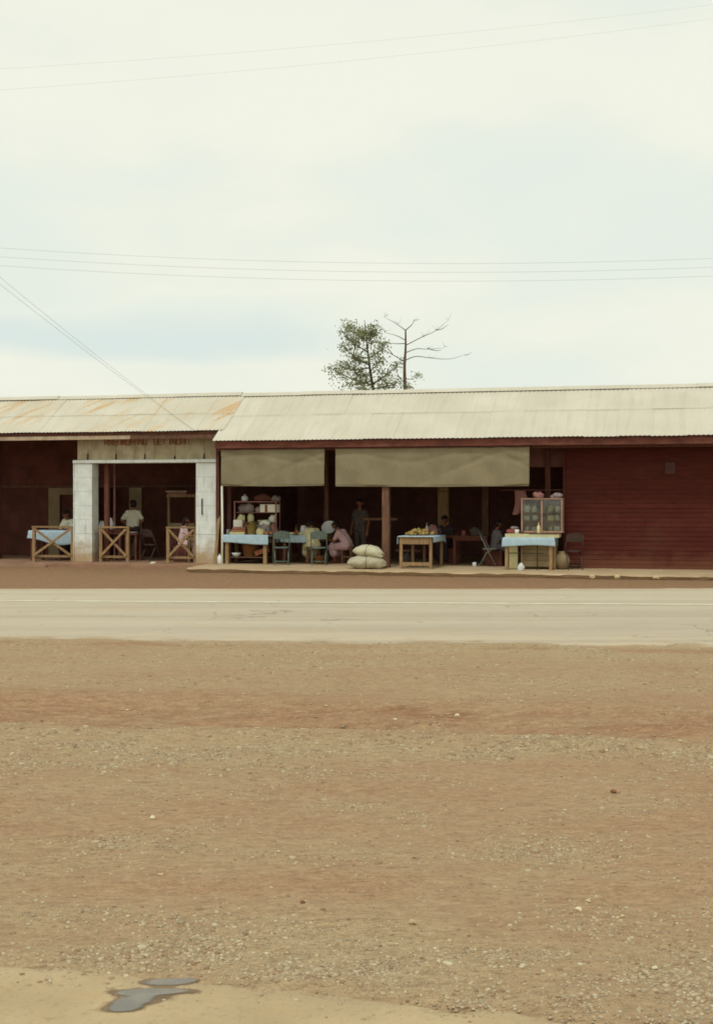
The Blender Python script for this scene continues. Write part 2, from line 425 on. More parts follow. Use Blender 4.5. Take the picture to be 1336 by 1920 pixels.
# ------------------------------------------------------------------ mesh helpers
class MB:
    def __init__(s): s.v = []; s.f = []
    def _add(s, vs, fs):
        k = len(s.v); s.v += [tuple(p) for p in vs]; s.f += [tuple(i + k for i in q) for q in fs]; return s
    def box(s, c, d, rx=0, ry=0, rz=0):
        hx, hy, hz = d[0] / 2, d[1] / 2, d[2] / 2
        vs = [Vector((x, y, z)) for z in (-hz, hz) for y in (-hy, hy) for x in (-hx, hx)]
        if rx or ry or rz:
            m = Matrix.Rotation(rz, 3, 'Z') @ Matrix.Rotation(ry, 3, 'Y') @ Matrix.Rotation(rx, 3, 'X')
            vs = [m @ p for p in vs]
        vs = [p + Vector(c) for p in vs]
        return s._add(vs, [(0, 2, 3, 1), (4, 5, 7, 6), (0, 1, 5, 4), (2, 6, 7, 3), (0, 4, 6, 2), (1, 3, 7, 5)])
    def span(s, a, b):
        return s.box([(a[i] + b[i]) / 2 for i in range(3)], [abs(b[i] - a[i]) for i in range(3)])
    def bar(s, a, b, w, t):          # rectangular timber from a to b
        a, b = Vector(a), Vector(b); d = (b - a); L = d.length; d.normalize()
        up = Vector((0, 1, 0)) if abs(d.y) < .9 else Vector((1, 0, 0))
        e = d.cross(up).normalized(); g = e.cross(d).normalized()
        vs = []
        for q in (a, b):
            for i, j in ((-1, -1), (1, -1), (1, 1), (-1, 1)):
                vs.append(q + e * (w / 2 * i) + g * (t / 2 * j))
        return s._add(vs, [(0, 3, 2, 1), (4, 5, 6, 7), (0, 1, 5, 4), (1, 2, 6, 5), (2, 3, 7, 6), (3, 0, 4, 7)])
    def tube(s, pts, r, n=7, cap=True):
        pts = [Vector(p) for p in pts]
        rs = r if isinstance(r, (list, tuple)) else [r] * len(pts)
        base = len(s.v); prev = None
        for i, p in enumerate(pts):
            d = (pts[min(i + 1, len(pts) - 1)] - pts[max(i - 1, 0)]).normalized()
            ref = prev if prev is not None else (Vector((0, 0, 1)) if abs(d.z) < .9 else Vector((1, 0, 0)))
            e = (ref - d * ref.dot(d)).normalized(); prev = e
            g = d.cross(e)
            for k in range(n):
                a = 2 * math.pi * k / n
                s.v.append(tuple(p + (e * math.cos(a) + g * math.sin(a)) * rs[i]))
        for i in range(len(pts) - 1):
            for k in range(n):
                a, b = base + i * n + k, base + i * n + (k + 1) % n
                s.f.append((a, b, b + n, a + n))
        if cap:
            s.f.append(tuple(base + k for k in reversed(range(n))))
            s.f.append(tuple(base + (len(pts) - 1) * n + k for k in range(n)))
        return s
    def lathe(s, prof, c=(0, 0, 0), n=14, sx=1.0, sy=1.0):
        base = len(s.v)
        for r, z in prof:
            for k in range(n):
                a = 2 * math.pi * k / n
                s.v.append((c[0] + r * sx * math.cos(a), c[1] + r * sy * math.sin(a), c[2] + z))
        for i in range(len(prof) - 1):
            for k in range(n):
                a, b = base + i * n + k, base + i * n + (k + 1) % n
                s.f.append((a, b, b + n, a + n))
        s.f.append(tuple(base + k for k in reversed(range(n))))
        s.f.append(tuple(base + (len(prof) - 1) * n + k for k in range(n)))
        return s
    def ball(s, c, r, sx=1, sy=1, sz=1, n=8, m=5):
        prof = [(max(.02, math.sin(math.pi * i / m)) * r, -math.cos(math.pi * i / m) * r * sz) for i in range(m + 1)]
        return s.lathe(prof, c, n, sx, sy)
    def mesh(s, name):
        me = bpy.data.meshes.new(name); me.from_pydata(s.v, [], s.f); me.update(); return me

def link(name, me, m, parent=None, smooth=False):
    if m is not None:
        me.materials.clear(); me.materials.append(M[m] if isinstance(m, str) else m)
    o = bpy.data.objects.new(name, me); COL.objects.link(o)
    if parent is not None: o.parent = parent
    if smooth: me.polygons.foreach_set('use_smooth', [True] * len(me.polygons))
    return o

def obj(name, mb, m, parent=None, smooth=False, bevel=0):
    o = link(name, mb.mesh(name), m, parent, smooth)
    if bevel:
        b = o.modifiers.new('bevel', 'BEVEL'); b.width = bevel; b.segments = 1; b.limit_method = 'ANGLE'
    return o

def tag(o, label=None, cat=None, group=None, kind=None):
    if label: o['label'] = label
    if cat: o['category'] = cat
    if group: o['group'] = group
    if kind: o['kind'] = kind
    return o

# the row of shops stands at a slight angle to the road: u along its front, v into it
TH = R(14.3); CT, ST = math.cos(TH), math.sin(TH); OY = 32.87
def W(u, v, z=0.0): return Vector((u * CT + v * ST, OY - u * ST + v * CT, z))
def place(o, u=0, v=0, z=0, rz=0):
    o.location = W(u, v, z); o.rotation_euler = (0, 0, -TH + rz); return o
def empty(name, u=0, v=0, z=0, rz=0):
    o = bpy.data.objects.new(name, None); COL.objects.link(o); o.empty_display_size = .1
    return place(o, u, v, z, rz)
def thing(name, label, cat, u=0, v=0, z=0, rz=0, group=None):
    return tag(empty(name, u, v, z, rz), label, cat, group)
def single(name, mb, m, label, cat, u, v, z, rz=0, group=None, smooth=False, bevel=0):
    return tag(place(obj(name, mb, m, None, smooth, bevel), u, v, z, rz), label, cat, group)

# ------------------------------------------------------------------ noise on arrays
_lat = RNG.random((256, 256))
def vnoise(x, y):
    xi, yi = np.floor(x).astype(int), np.floor(y).astype(int)
    fx, fy = x - xi, y - yi
    fx, fy = fx * fx * (3 - 2 * fx), fy * fy * (3 - 2 * fy)
    a = _lat[xi % 256, yi % 256]; b = _lat[(xi + 1) % 256, yi % 256]
    c = _lat[xi % 256, (yi + 1) % 256]; d = _lat[(xi + 1) % 256, (yi + 1) % 256]
    return (a * (1 - fx) + b * fx) * (1 - fy) + (c * (1 - fx) + d * fx) * fy
def fbm(x, y, n=4):
    s, a, t = 0, 1.0, 0
    for i in range(n):
        s = s + vnoise(x * 2 ** i + 17.3 * i, y * 2 ** i + 5.1 * i) * a; t += a; a *= .5
    return s / t
def sstep(a, b, x):
    t = np.clip((x - a) / (b - a), 0, 1); return t * t * (3 - 2 * t)

def road_near(x): return 15.71 - .0999 * np.clip(x, -14, 14)
def road_far(x): return 25.83 + 0 * x
def rut_mid(x): return 10.52 - .16 * np.clip(x, -8, 8) - .018 * np.clip(x, -8, 8) ** 2 * .5

def ground_mask(X, Y):
    w = Y + (fbm(X * .45 + 3, Y * .45) - .5) * 1.6
    st = fbm(X * .35, Y * 2.4, 4)
    pt = fbm(X * 1.3 + 40, Y * 2.0 + 9, 4)
    far = sstep(11.4, 12.4, w) * .72
    ridge = sstep(8.2, 8.9, w) * (1 - sstep(9.6, 10.2, w)) * .75
    near = (1 - sstep(5.5, 6.6, w)) * (.70 + .12 * np.tanh(-X))
    base = .22
    g = np.maximum.reduce([far, ridge, near, base + 0 * X])
    g = np.clip(g + (st - .5) * 1.0 + (pt - .5) * .9, 0, 1)
    rm = rut_mid(X)
    d = (Y - rm) + (fbm(X * .8, Y * .8 + 60) - .5) * .5
    red = np.exp(-(np.abs(d) / .80) ** 3) * (.45 + .8 * sstep(.38, .62, fbm(X * .55, Y * 6.0 + 11, 4))) * (.55 + .8 * sstep(.3, .6, fbm(X * 2.5 + 7, Y * 5.0, 4)))
    edge = np.exp(-((Y - road_near(X) + .28) / .14) ** 2) * .7 * sstep(.4, .6, fbm(X * 1.1, Y * 2, 3))
    red = np.clip(red + edge, 0, 1)
    g = np.clip(g + .5 * np.exp(-((d + 1.02) / .14) ** 2) * sstep(.35, .55, fbm(X * .9, Y * .4 + 3, 3)), 0, 1)
    strip = sstep(25.6, 25.9, Y)
    return g * (1 - strip), red * (1 - strip), strip

def ground_z(X, Y, fine=True):
    z = (fbm(X * .6, Y * .6 + 30) - .5) * .05
    d = Y - rut_mid(X)
    z = z - .085 * np.exp(-((d + .25) / .36) ** 2) - .055 * np.exp(-((d - .45) / .22) ** 2) + .050 * np.exp(-((d + .95) / .22) ** 2) + .03 * np.exp(-((d - .85) / .2) ** 2)
    z = z + (fbm(X * 1.1 + 3, Y * 6.5, 3) - .5) * .10 * np.exp(-(d / .75) ** 2)
    z = z + .02 * np.exp(-((d - .12) / .10) ** 2) * fbm(X * .9, Y * .9, 2)
    if fine:
        a = 1 - sstep(12, 17, Y)
        z = z + a * ((fbm(X * 7, Y * 7, 3) - .5) * .022 + (vnoise(X * 31, Y * 31) - .5) * .007)
    # apron in front of the camera
    ap = apron_edge(X)
    k = 1 - sstep(ap - .25, ap + .10, Y)
    z = z * (1 - k) + (-.035) * k
    # under the road
    rn, rf = road_near(X), road_far(X)
    inr = sstep(rn + .30, rn + .75, Y) * (1 - sstep(rf - .75, rf - .30, Y))
    z = z * (1 - inr) + (-.06) * inr
    nearroad = np.exp(-((Y - rn + .15) / .25) ** 2) * .022
    z = z + nearroad * (1 - inr)
    uu = X * CT - (Y - OY) * ST; vv = X * ST + (Y - OY) * CT
    gv = vv - (-1.80 - .028 * (uu + 4))
    z = z - .085 * np.exp(-((gv + .02) / .22) ** 2) * sstep(-4.2, -3.7, uu) * sstep(.5, 1.5, Y - 26)
    far = sstep(25.4, 27.0, Y)
    z = z * (1 - .4 * far) - .01 * far
    return z
def apron_edge(X): return 4.70 - .245 * (X + .1) + .06 * (vnoise(X * 2.3 + 5, X * 0 + 2.5) - .5) + .05 * (vnoise(X * 9 + 1, X * 0 + 7.5) - .5)

def axis(parts):
    out = [parts[0][0]]
    for a, b, s0, s1 in parts:
        p = a
        while p < b - 1e-6:
            t = (p - a) / (b - a); p += s0 + (s1 - s0) * t; out.append(min(p, b))
    return np.array(out)

# ------------------------------------------------------------------ ground
def fast_mesh(name, V, F, cols=None, layer='mask'):
    me = bpy.data.meshes.new(name)
    nF, k = F.shape
    me.vertices.add(len(V)); me.vertices.foreach_set('co', V.astype(np.float32).ravel())
    me.loops.add(nF * k); me.loops.foreach_set('vertex_index', F.astype(np.int32).ravel())
    me.polygons.add(nF); me.polygons.foreach_set('loop_start', np.arange(0, nF * k, k, dtype=np.int32))
    me.polygons.foreach_set('loop_total', np.full(nF, k, dtype=np.int32))
    me.update(calc_edges=True)
    if cols is not None:
        ca = me.color_attributes.new(layer, 'FLOAT_COLOR', 'POINT')
        ca.data.foreach_set('color', cols.astype(np.float32).ravel())
    return me
def grid_faces(ny, nx):
    i = np.arange(ny - 1)[:, None] * nx + np.arange(nx - 1)[None, :]
    return np.stack([i, i + 1, i + nx + 1, i + nx], -1).reshape(-1, 4)

xs = np.unique(np.round(np.concatenate([-axis([(4.6, 12, .05, .5), (12, 60, .8, 8), (60, 900, 20, 200)])[::-1], axis([(-4.6, 4.6, .03, .03)]), axis([(4.6, 12, .05, .5), (12, 60, .8, 8), (60, 900, 20, 200)])]), 4))
ys = np.unique(np.round(np.concatenate([-axis([(0.0, 8, .5, 1), (8, 300, 3, 60)])[::-1], axis([(0, 3.8, .3, .06), (3.8, 8, .022, .035), (8, 12.5, .035, .06), (12.5, 18, .06, .12), (18, 27, .25, .1), (27, 36, .1, .4), (36, 80, .6, 6), (80, 1500, 15, 250)])]), 4))
X, Y = np.meshgrid(xs, ys)
Z = ground_z(X, Y)
g, r, s_ = ground_mask(X, Y)
V = np.stack([X, Y, Z], -1).reshape(-1, 3)
C = np.stack([g, r, s_, np.ones_like(g)], -1).reshape(-1, 4)
ground = link('ground', fast_mesh('ground', V, grid_faces(len(ys), len(xs)), C), 'ground', None, True)
tag(ground, kind='structure')

# ------------------------------------------------------------------ road and painted line
def sheet(name, x0, x1, nx, lo, hi, ny, zf, m, ragged=.0, parent=None):
    xx = np.linspace(x0, x1, nx)
    a, b = lo(xx), hi(xx)
    if ragged:
        a = a + (fbm(xx * 1.6, xx * 0 + 3.3, 5) - .5) * ragged; b = b + (fbm(xx * 1.1, xx * 0 + 9.3, 4) - .5) * ragged
    t = np.linspace(0, 1, ny)[:, None]; t = t * t * (3 - 2 * t) if ny > 3 else t
    YY = a[None] * (1 - t) + b[None] * t; XX = np.repeat(xx[None], ny, 0)
    ZZ = zf(XX, YY, t + 0 * XX)
    V = np.stack([XX, YY, ZZ], -1).reshape(-1, 3)
    return link(name, fast_mesh(name, V, grid_faces(ny, nx)), m, parent, True)
def road_z(X, Y, t=None):
    tt = (Y - road_near(X)) / (road_far(X) - road_near(X))
    return .0 + .07 * (1 - (2 * tt - 1) ** 2) * .6 - .004
road = sheet('road', -70, 70, 900, road_near, road_far, 34, road_z, 'asphalt', .55)
ea_ = road.data.attributes.new('edge', 'FLOAT', 'POINT')
tt_ = np.repeat(np.linspace(0, 1, 34)[:, None], 900, 1); tt_ = tt_ * tt_ * (3 - 2 * tt_)
ea_.data.foreach_set('value', (1.15 * np.exp(-tt_ / .05) + .7 * np.exp(-(1 - tt_) / .03)).astype(np.float32).ravel())
tag(road, kind='structure')
def line_mid(x): return 21.72 - .0687 * np.clip(x, -14, 14)
sheet('lane_line', -70, 70, 700, lambda x: line_mid(x) - .09, lambda x: line_mid(x) + .09, 3, lambda X, Y, t: road_z(X, Y) + .004, 'lane_paint', .02, road)

# ------------------------------------------------------------------ concrete apron at the photographer's feet, with wet patches
xx = np.linspace(-6, 6, 500)
e = apron_edge(xx) + (fbm(xx * 4, xx * 0 + 1.7, 4) - .5) * .12
t = (np.linspace(0, 1, 30)[:, None]) ** .35
YY = (-3) * (1 - t) + e[None] * t; XX = np.repeat(xx[None], 30, 0)
ZZ = -.010 - .03 * sstep(.998, 1.0, t + 0 * XX) + 0 * YY
apron = link('concrete_apron', fast_mesh('concrete_apron', np.stack([XX, YY, ZZ], -1).reshape(-1, 3), grid_faces(30, 500)), 'apron', None, True)
apron.data.attributes.new('edge', 'FLOAT', 'POINT').data.foreach_set('value', np.exp(-(e[None] - YY) / .16).astype(np.float32).ravel())
tag(apron, kind='structure')
def wet_sheet(name, blobs, z, m, thr, wob, sh=0.0):
    """one flat ragged sheet: cells of a fine grid where the blobs' field is above thr"""
    st = .003; gx = np.arange(-1.25, -.35, st); gy = np.arange(4.30, 4.95, st)
    GX, GY = np.meshgrid(gx, gy); fld = np.zeros_like(GX)
    for cx, cy, rx, ry, rot in blobs:
        dx, dy = GX - cx, GY - cy; c_, s__ = math.cos(rot), math.sin(rot)
        fld += np.exp(-(((dx * c_ + dy * s__) / rx) ** 2 + ((-dx * s__ + dy * c_) / ry) ** 2))
    fld = fld + wob * (fbm(GX * 16 + sh, GY * 24 + sh, 4) - .5) * 2
    ok = (fld > thr) & (GY < np.interp(GX, xx, e) - .045); idx = np.flatnonzero(ok.ravel())
    V = np.stack([GX, GY, np.full_like(GX, z)], -1).reshape(-1, 3)
    nx = len(gx); F = grid_faces(len(gy), nx)
    F = F[ok.ravel()[F[:, 0]] & ok.ravel()[F[:, 1]] & ok.ravel()[F[:, 2]] & ok.ravel()[F[:, 3]]]
    used, inv = np.unique(F, return_inverse=True)
    o = link(name, fast_mesh(name, V[used], inv.reshape(-1, 4)), m, apron)
    o.data.attributes.new('wetness', 'FLOAT', 'POINT').data.foreach_set('value', ((fld.ravel()[used] - thr)).astype(np.float32))
    return o
WB = [(-.70, 4.745, .095, .036, .0), (-.63, 4.765, .05, .025, .1), (-.70, 4.655, .11, .032, .0), (-.80, 4.645, .07, .030, .1), (-.78, 4.575, .085, .040, .25), (-.80, 4.51, .07, .045, .3)]
wet_sheet('wet_stain', WB, -.0088, 'wet', .14, .34, 13.0)
wet_sheet('puddle', WB, -.0074, 'puddle', .44, .22)

# ------------------------------------------------------------------ walkway and floors under the shops
def prism(poly, z0, z1, parent_frame=True):
    n = len(poly); mb = MB()
    z1s = z1 if isinstance(z1, (list, tuple)) else [z1] * n
    mb.v = [(p[0], p[1], z0) for p in poly] + [(p[0], p[1], zz) for p, zz in zip(poly, z1s)]
    mb.f = [tuple(reversed(range(n))), tuple(range(n, 2 * n))] + [(i, (i + 1) % n, n + (i + 1) % n, n + i) for i in range(n)]
    return mb
pts = [(-3.95, -1.55)]
for i in range(90):
    u = -3.95 + (i + 1) * (18.0 / 90)
    pts.append((u, -1.72 - .028 * (u + 4) + random.uniform(-.05, .05) + .05 * math.sin(u * 1.7)))
mb = MB(); n = len(pts)
rows = [[(u, v + .16, -.14) for u, v in pts], [(u, v + .05, .0 + random.uniform(-.02, .01)) for u, v in pts], [(u, v + .0, .040 + random.uniform(-.014, .014)) for u, v in pts], [(u, v + .09, .062) for u, v in pts], [(u, 0.0, .10) for u, v in pts], [(u, 7.2, .10) for u, v in pts]]
for rr in rows: mb.v += rr
for i in range(len(rows) - 1):
    for k in range(n - 1):
        a = i * n + k; mb.f.append((a, a + 1, a + 1 + n, a + n))
tag(place(obj('concrete_walkway', mb, 'walkway')), kind='structure')
pts = [(-8.3 + i * .15, -.62 + random.uniform(-.03, .03)) for i in range(30)]
mb = MB(); n = len(pts)
rows = [[(u, v, -.12) for u, v in pts], [(u, v + .015, .07 + random.uniform(-.012, .012)) for u, v in pts], [(u, v + .08, .085) for u, v in pts], [(u, .1, .104) for u, v in pts], [(u, 7.2, .104) for u, v in pts]]
for rr in rows: mb.v += rr
for i in range(len(rows) - 1):
    for k in range(n - 1):
        a = i * n + k; mb.f.append((a, a + 1, a + 1 + n, a + n))
mb.f.append((0, n, 2 * n, 3 * n, 4 * n))
tag(place(obj('shop_floor', mb, 'red_concrete')), kind='structure')
mb = MB(); nn = 30
rows = [[(-16 + i * 7.80 / nn, -1.1 + random.uniform(-.08, .08), -.05) for i in range(nn + 1)], [(-16 + i * 7.80 / nn, -.5, .03 + random.uniform(-.01, .02)) for i in range(nn + 1)], [(-16 + i * 7.80 / nn, .05, .09) for i in range(nn + 1)], [(-16 + i * 7.80 / nn, 7.2, .098) for i in range(nn + 1)]]
for rr in rows: mb.v += rr
for i in range(3):
    for k in range(nn):
        a = i * (nn + 1) + k; mb.f.append((a, a + 1, a + nn + 2, a + nn + 1))
tag(place(obj('earth_floor', mb, 'red_concrete', None, True)), kind='structure')

# ------------------------------------------------------------------ roofs
RIDGE_V, RIDGE_Z = 1.30, 4.55
SL = (RIDGE_Z - 3.23) / 2.2                      # rise per metre
def roof_z(v): return RIDGE_Z - SL * (RIDGE_V - v)
PER, AMP, SW = .107, .0075, .749
def sheet_mesh(width, length, nseg=5):
    ncol = int(round(width / PER * nseg)); vs = []; fs = []
    L = 3
    for j in range(L + 1):
        for i in range(ncol + 1):
            x = width * i / ncol
            vs.append((x, length * j / L, AMP * math.cos(2 * math.pi * x / PER)))
    for j in range(L):
        for i in range(ncol):
            a = j * (ncol + 1) + i; fs.append((a, a + 1, a + ncol + 2, a + ncol + 1))
    mb = MB(); mb.v, mb.f = vs, fs
    return mb
ANG = math.atan(SL)
def lay_sheets(roof, u0, u1, v_eave, m, lift, seams):
    """rows of corrugated sheets from the eave up; seams are slope distances where rows lap"""
    total = (RIDGE_V - v_eave) / math.cos(ANG)
    edges = [0] + seams + [total]
    n = int(round((u1 - u0) / SW)); sw = (u1 - u0) / n
    for rI in range(len(edges) - 1):
        a, b = edges[rI], edges[rI + 1]
        ln = b - a + (.12 if rI < len(edges) - 2 else .02)
        base = sheet_mesh(sw + .05, ln)
        for k in range(n):
            me = base.mesh('corrugated_sheet')
            q = me.attributes.new('roofuv', 'FLOAT_VECTOR', 'POINT')
            d = np.array([(u0 + k * sw + p[0], a + p[1], 0) for p in base.v], dtype=np.float32)
            q.data.foreach_set('vector', d.ravel())
            o = link('corrugated_sheet', me, m, roof, True)
            jit = random.uniform(-.012, .012) if rI == 0 else random.uniform(-.01, .01)
            vv = v_eave + (a + jit) * math.cos(ANG)
            # upper rows lap over lower ones; each sheet tips a little
            o.location = (u0 + k * sw, vv, roof_z(vv) + lift + (.007 if rI else 0) + .003 * (k % 2) + random.uniform(0, .003))
            o.rotation_euler = (ANG + random.uniform(-.004, .002), random.uniform(-.0025, .0025), random.uniform(-.002, .002))
        u_ = None
def ridge_cap(roof, u0, u1, lift):
    nn = int((u1 - u0) / 1.83) + 1; L = (u1 - u0) / nn
    for k in range(nn):
        mb = MB(); a, b = k * L + u0, (k + 1) * L + u0 + .05
        for z, v in ((-.13 * SL - .0, -.15), (.035, 0), (-.15 * .28, .15)):
            pass
        prof = [(-.16, -.16 * SL + .03), (-.05, .0 + .012), (0, .035), (.05, .012), (.16, -.03)]
        for x in (a, b):
            for dv, dz in prof: mb.v.append((x, RIDGE_V + dv, RIDGE_Z + lift + dz + .012))
        for i in range(4): mb.f.append((i, i + 1, i + 6, i + 5))
        o = obj('ridge_cap', mb, 'galvanised', roof)
        me = o.data; q = me.attributes.new('roofuv', 'FLOAT_VECTOR', 'POINT')
        q.data.foreach_set('vector', np.array([(p[0], 3, 0) for p in mb.v], dtype=np.float32).ravel())
        o.location = (0, random.uniform(-.01, .01), random.uniform(-.008, .008))

def light_block_deck(u0, u1, v0, lift):  # ceiling deck added under the iron sheets to block light leaks
    mb = MB()
    pr = [(v0, roof_z(v0) - .05 + lift), (RIDGE_V, RIDGE_Z - .05 + lift), (7.3, 3.0 + lift), (7.3, 2.96 + lift), (RIDGE_V, RIDGE_Z - .09 + lift), (v0, roof_z(v0) - .08 + lift)]
    for u in (u0, u1):
        for v, z in pr: mb.v.append((u, v, z))
    mb.f = [(5, 4, 3, 2, 1, 0), (6, 7, 8, 9, 10, 11)] + [(i, (i + 1) % 6, 6 + (i + 1) % 6, 6 + i) for i in range(6)]
    return mb
def back_slope(roof, u0, u1, m, lift):
    mb = sheet_mesh(u1 - u0, 6.25, 4); 
    o = link('back_slope', mb.mesh('back_slope'), m, roof, True)
    o.data.attributes.new('roofuv', 'FLOAT_VECTOR', 'POINT').data.foreach_set('vector', np.array(mb.v, dtype=np.float32).ravel())
    o.location = (u0, RIDGE_V, RIDGE_Z + lift); o.rotation_euler = (-math.atan(1.55 / 6.0), 0, 0)

# ------------------------------------------------------------------ market building on the right
MK = thing('market_building', 'long open-fronted market building with pale iron roof and dark red boarded end', 'building')
rf = obj('roof', light_block_deck(-3.44, 13.4, -.80, 0), 'interior_dark', MK)
lay_sheets(rf, -3.50, 13.35, -.92, 'galvanised', .012, [1.33])
ridge_cap(rf, -3.50, 13.35, .012)
back_slope(rf, -3.50, 13.35, 'galvanised', .012)
obj('fascia_board', MB().span((-3.46, -.83, 3.045), (4.9, -.80, 3.205)), 'fascia_paint', MK)
obj('fascia_board', MB().span((4.904, -.828, 3.04), (13.3, -.80, 3.20)), 'fascia_paint', MK)
obj('eave_beam', MB().span((-3.44, -.66, 2.98), (13.3, -.55, 3.12)), 'dark_timber', MK)
for u in np.arange(-3.2, 13.2, .72):
    obj('rafter', MB().bar((u, -.78, roof_z(-.78) - .14), (u, RIDGE_V, RIDGE_Z - .14), .06, .10), 'dark_timber', MK)
obj('back_wall', MB().span((-3.6, 6.6, .1), (13.3, 6.72, 3.3)), 'interior_wall', MK)
obj('side_wall', MB().span((-3.66, .62, .1), (-3.56, 6.58, 3.0)), 'interior_wall', MK)
obj('partition_wall', MB().span((5.24, .06, .1), (5.32, 6.58, 3.0)), 'interior_wall', MK)
obj('end_wall', MB().span((13.2, .06, .1), (13.3, 6.58, 3.0)), 'interior_wall', MK)
obj('wall_backing', MB().span((5.33, .05, .1), (13.18, .10, 3.6)), 'interior_dark', MK)
# weatherboards of the closed end, lapped
bh = .112; kz = 0
z = .10
while z < 3.42:
    cuts = sorted([5.21] + random.sample([6.5, 7.1, 7.9, 8.6, 9.5, 10.4, 11.6], 2) + [13.2])
    for a, b in zip(cuts[:-1], cuts[1:]):
        dz = random.uniform(-.004, .004)
        mb = MB()
        pr = [(-.006, z + dz), (-.030 + random.uniform(-.004, .004), z + dz), (-.004, z + bh + .012 + dz), (.018, z + bh + .012 + dz), (.018, z + dz)]
        pr = [(-.014 + random.uniform(-.003, .003), z + dz), (-.002, z + bh + .014 + dz), (.03, z + bh + .014 + dz), (.03, z + dz)]
        for u in (a + .002, b - .002):
            for v, zz in pr: mb.v.append((u, v, zz))
        mb.f = [(3, 2, 1, 0), (4, 5, 6, 7), (0, 1, 5, 4), (1, 2, 6, 5), (2, 3, 7, 6), (3, 0, 4, 7)]
        obj('weatherboard', mb, 'maroon_board', MK)
    z += bh
obj('corner_board', MB().span((5.15, -.045, .1), (5.21, .06, 3.4)), 'maroon_board', MK)
obj('gable_board', MB().span((3.9, .3, 2.55), (5.2, .36, 3.6)), 'interior_dark', MK)
# posts
def post(u, v, w, m, z1, tilt=0):
    mb = MB(); n = 5
    for i in range(n + 1):
        z = .06 + (z1 - .06) * i / n; o = tilt * i / n + random.uniform(-.006, .006)
        k = w / 2 * random.uniform(.94, 1.06)
        for x, y in ((-k, -k), (k, -k), (k, k), (-k, k)): mb.v.append((u + o + x, v + y, z))
    for i in range(n):
        for k in range(4):
            a = i * 4 + k; b = i * 4 + (k + 1) % 4; mb.f.append((a, b, b + 4, a + 4))
    mb.f += [(3, 2, 1, 0), tuple(range(4 * n, 4 * n + 4))]
    return obj('post', mb, m, MK)
post(.91, -.62, .17, 'old_timber', 2.98)
post(1.77, 2.5, .27, 'raw_timber', 4.1)
post(2.89, 2.5, .17, 'old_timber', 4.1)
post(-1.2, 1.5, .11, 'old_timber', 4.3)
post(-3.66, -.08, .08, 'dark_timber', 3.1)
post(4.75, -.60, .12, 'dark_timber', 2.98).location.y = .9
obj('cross_rail', MB().span((-.05, .9, 1.22), (.85, .94, 1.28)), 'old_timber', MK)
obj('cross_rail', MB().span((.80, .9, .42), (1.45, .94, .47)), 'old_timber', MK)
obj('inner_beam', MB().span((-3.5, 2.42, 3.0), (5.2, 2.56, 3.16)), 'dark_timber', MK)

# ------------------------------------------------------------------ white pillared shop on the left
PS = thing('pillared_shop', 'whitewashed shop with two square block pillars and rusty iron roof', 'building')
VL = -.47
rf = obj('roof', light_block_deck(-16, -3.62, VL + .1, 0), 'interior_dark', PS)
lay_sheets(rf, -16.0, -3.42, VL, 'galvanised_rusty', .034, [.92])
ridge_cap(rf, -16.0, -3.52, .030)
back_slope(rf, -16.0, -3.52, 'galvanised_rusty', .03)
obj('fascia_board', MB().span((-16, VL + .06, 3.325), (-5.95, VL + .085, 3.42)), 'white_board', PS)
obj('fascia_board', MB().span((-5.946, VL + .055, 3.32), (-3.55, VL + .08, 3.42)), 'old_timber', PS)
obj('eave_board', MB().span((-16, VL + .09, 3.405), (-3.55, VL + .12, 3.46)), 'dark_timber', PS)
for u in np.arange(-15.8, -3.7, .72):
    obj('rafter', MB().bar((u, VL + .14, roof_z(VL + .14) - .12), (u, RIDGE_V, RIDGE_Z - .14), .06, .08), 'dark_timber', PS)
ub = [-7.66, -7.35, -6.54, -5.72, -4.88, -4.07, -3.74]
for a, b in zip(ub[:-1], ub[1:]):
    obj('wall_panel', MB().span((a + .006, .02 + random.uniform(-.004, .004), 2.804), (b - .006, .16, 3.62)), 'panel_wash', PS)
for u in ub[1:-1]:
    obj('bolt', MB().span((u - .012, -.012, 2.81), (u + .012, .03, 2.81 + random.uniform(.08, .16))).tube([(u + .02, -.01, 2.83), (u - .03, -.015, 2.85)], .01, 6), 'iron_dark', PS)
obj('lintel', MB().span((-7.76, -.06, 2.715), (-3.72, .3, 2.80)), 'whitewash', PS, bevel=.01)
def pillar(a, b, moulding):
    p = obj('pillar', MB().span((a + .02, .02, .10), (b - .02, .36, 2.712)), 'whitewash', PS)
    z, n = .10, 7; h = (2.712 - .10) / n
    for k in range(n):
        j = random.uniform(-.004, .004)
        o = obj('block', MB().span((a + j, -.022 + random.uniform(-.004, .004), z + .0015), (b + j, .38, z + h - .0015)), 'whitewash', p, bevel=.005)
        z += h
    if moulding:
        obj('edge_strip', MB().span((a - .035, -.03, .1), (a - .006, .05, 2.71)), 'whitewash', PS)
pillar(-7.72, -7.22, True)
pillar(-4.29, -3.74, False)
obj('iron_bar', MB().tube([(-4.11, -.05, 1.36), (-4.11, -.05, 1.78)], .016, 7).tube([(-4.11, -.05, 1.38), (-4.11, .0, 1.38)], .012, 6).tube([(-4.11, -.05, 1.76), (-4.11, 0, 1.76)], .012, 6), 'iron_dark', PS)
obj('timber_jamb', MB().span((-7.02, .30, .1), (-6.90, .40, 2.7)), 'dark_timber', PS)
obj('timber_jamb', MB().span((-3.715, -.02, .08), (-3.625, .10, 3.2)), 'old_timber', PS)
obj('back_wall', MB().span((-16, 3.56, .1), (-3.68, 3.66, 3.75)), 'shop_wall', PS)
obj('header_rail', MB().span((-16, 3.50, 2.11), (-5.6, 3.55, 2.17)), 'old_timber', PS)
obj('upper_partition', MB().span((-16, 3.51, 2.172), (-5.6, 3.55, 3.75)), 'shop_wall', PS)
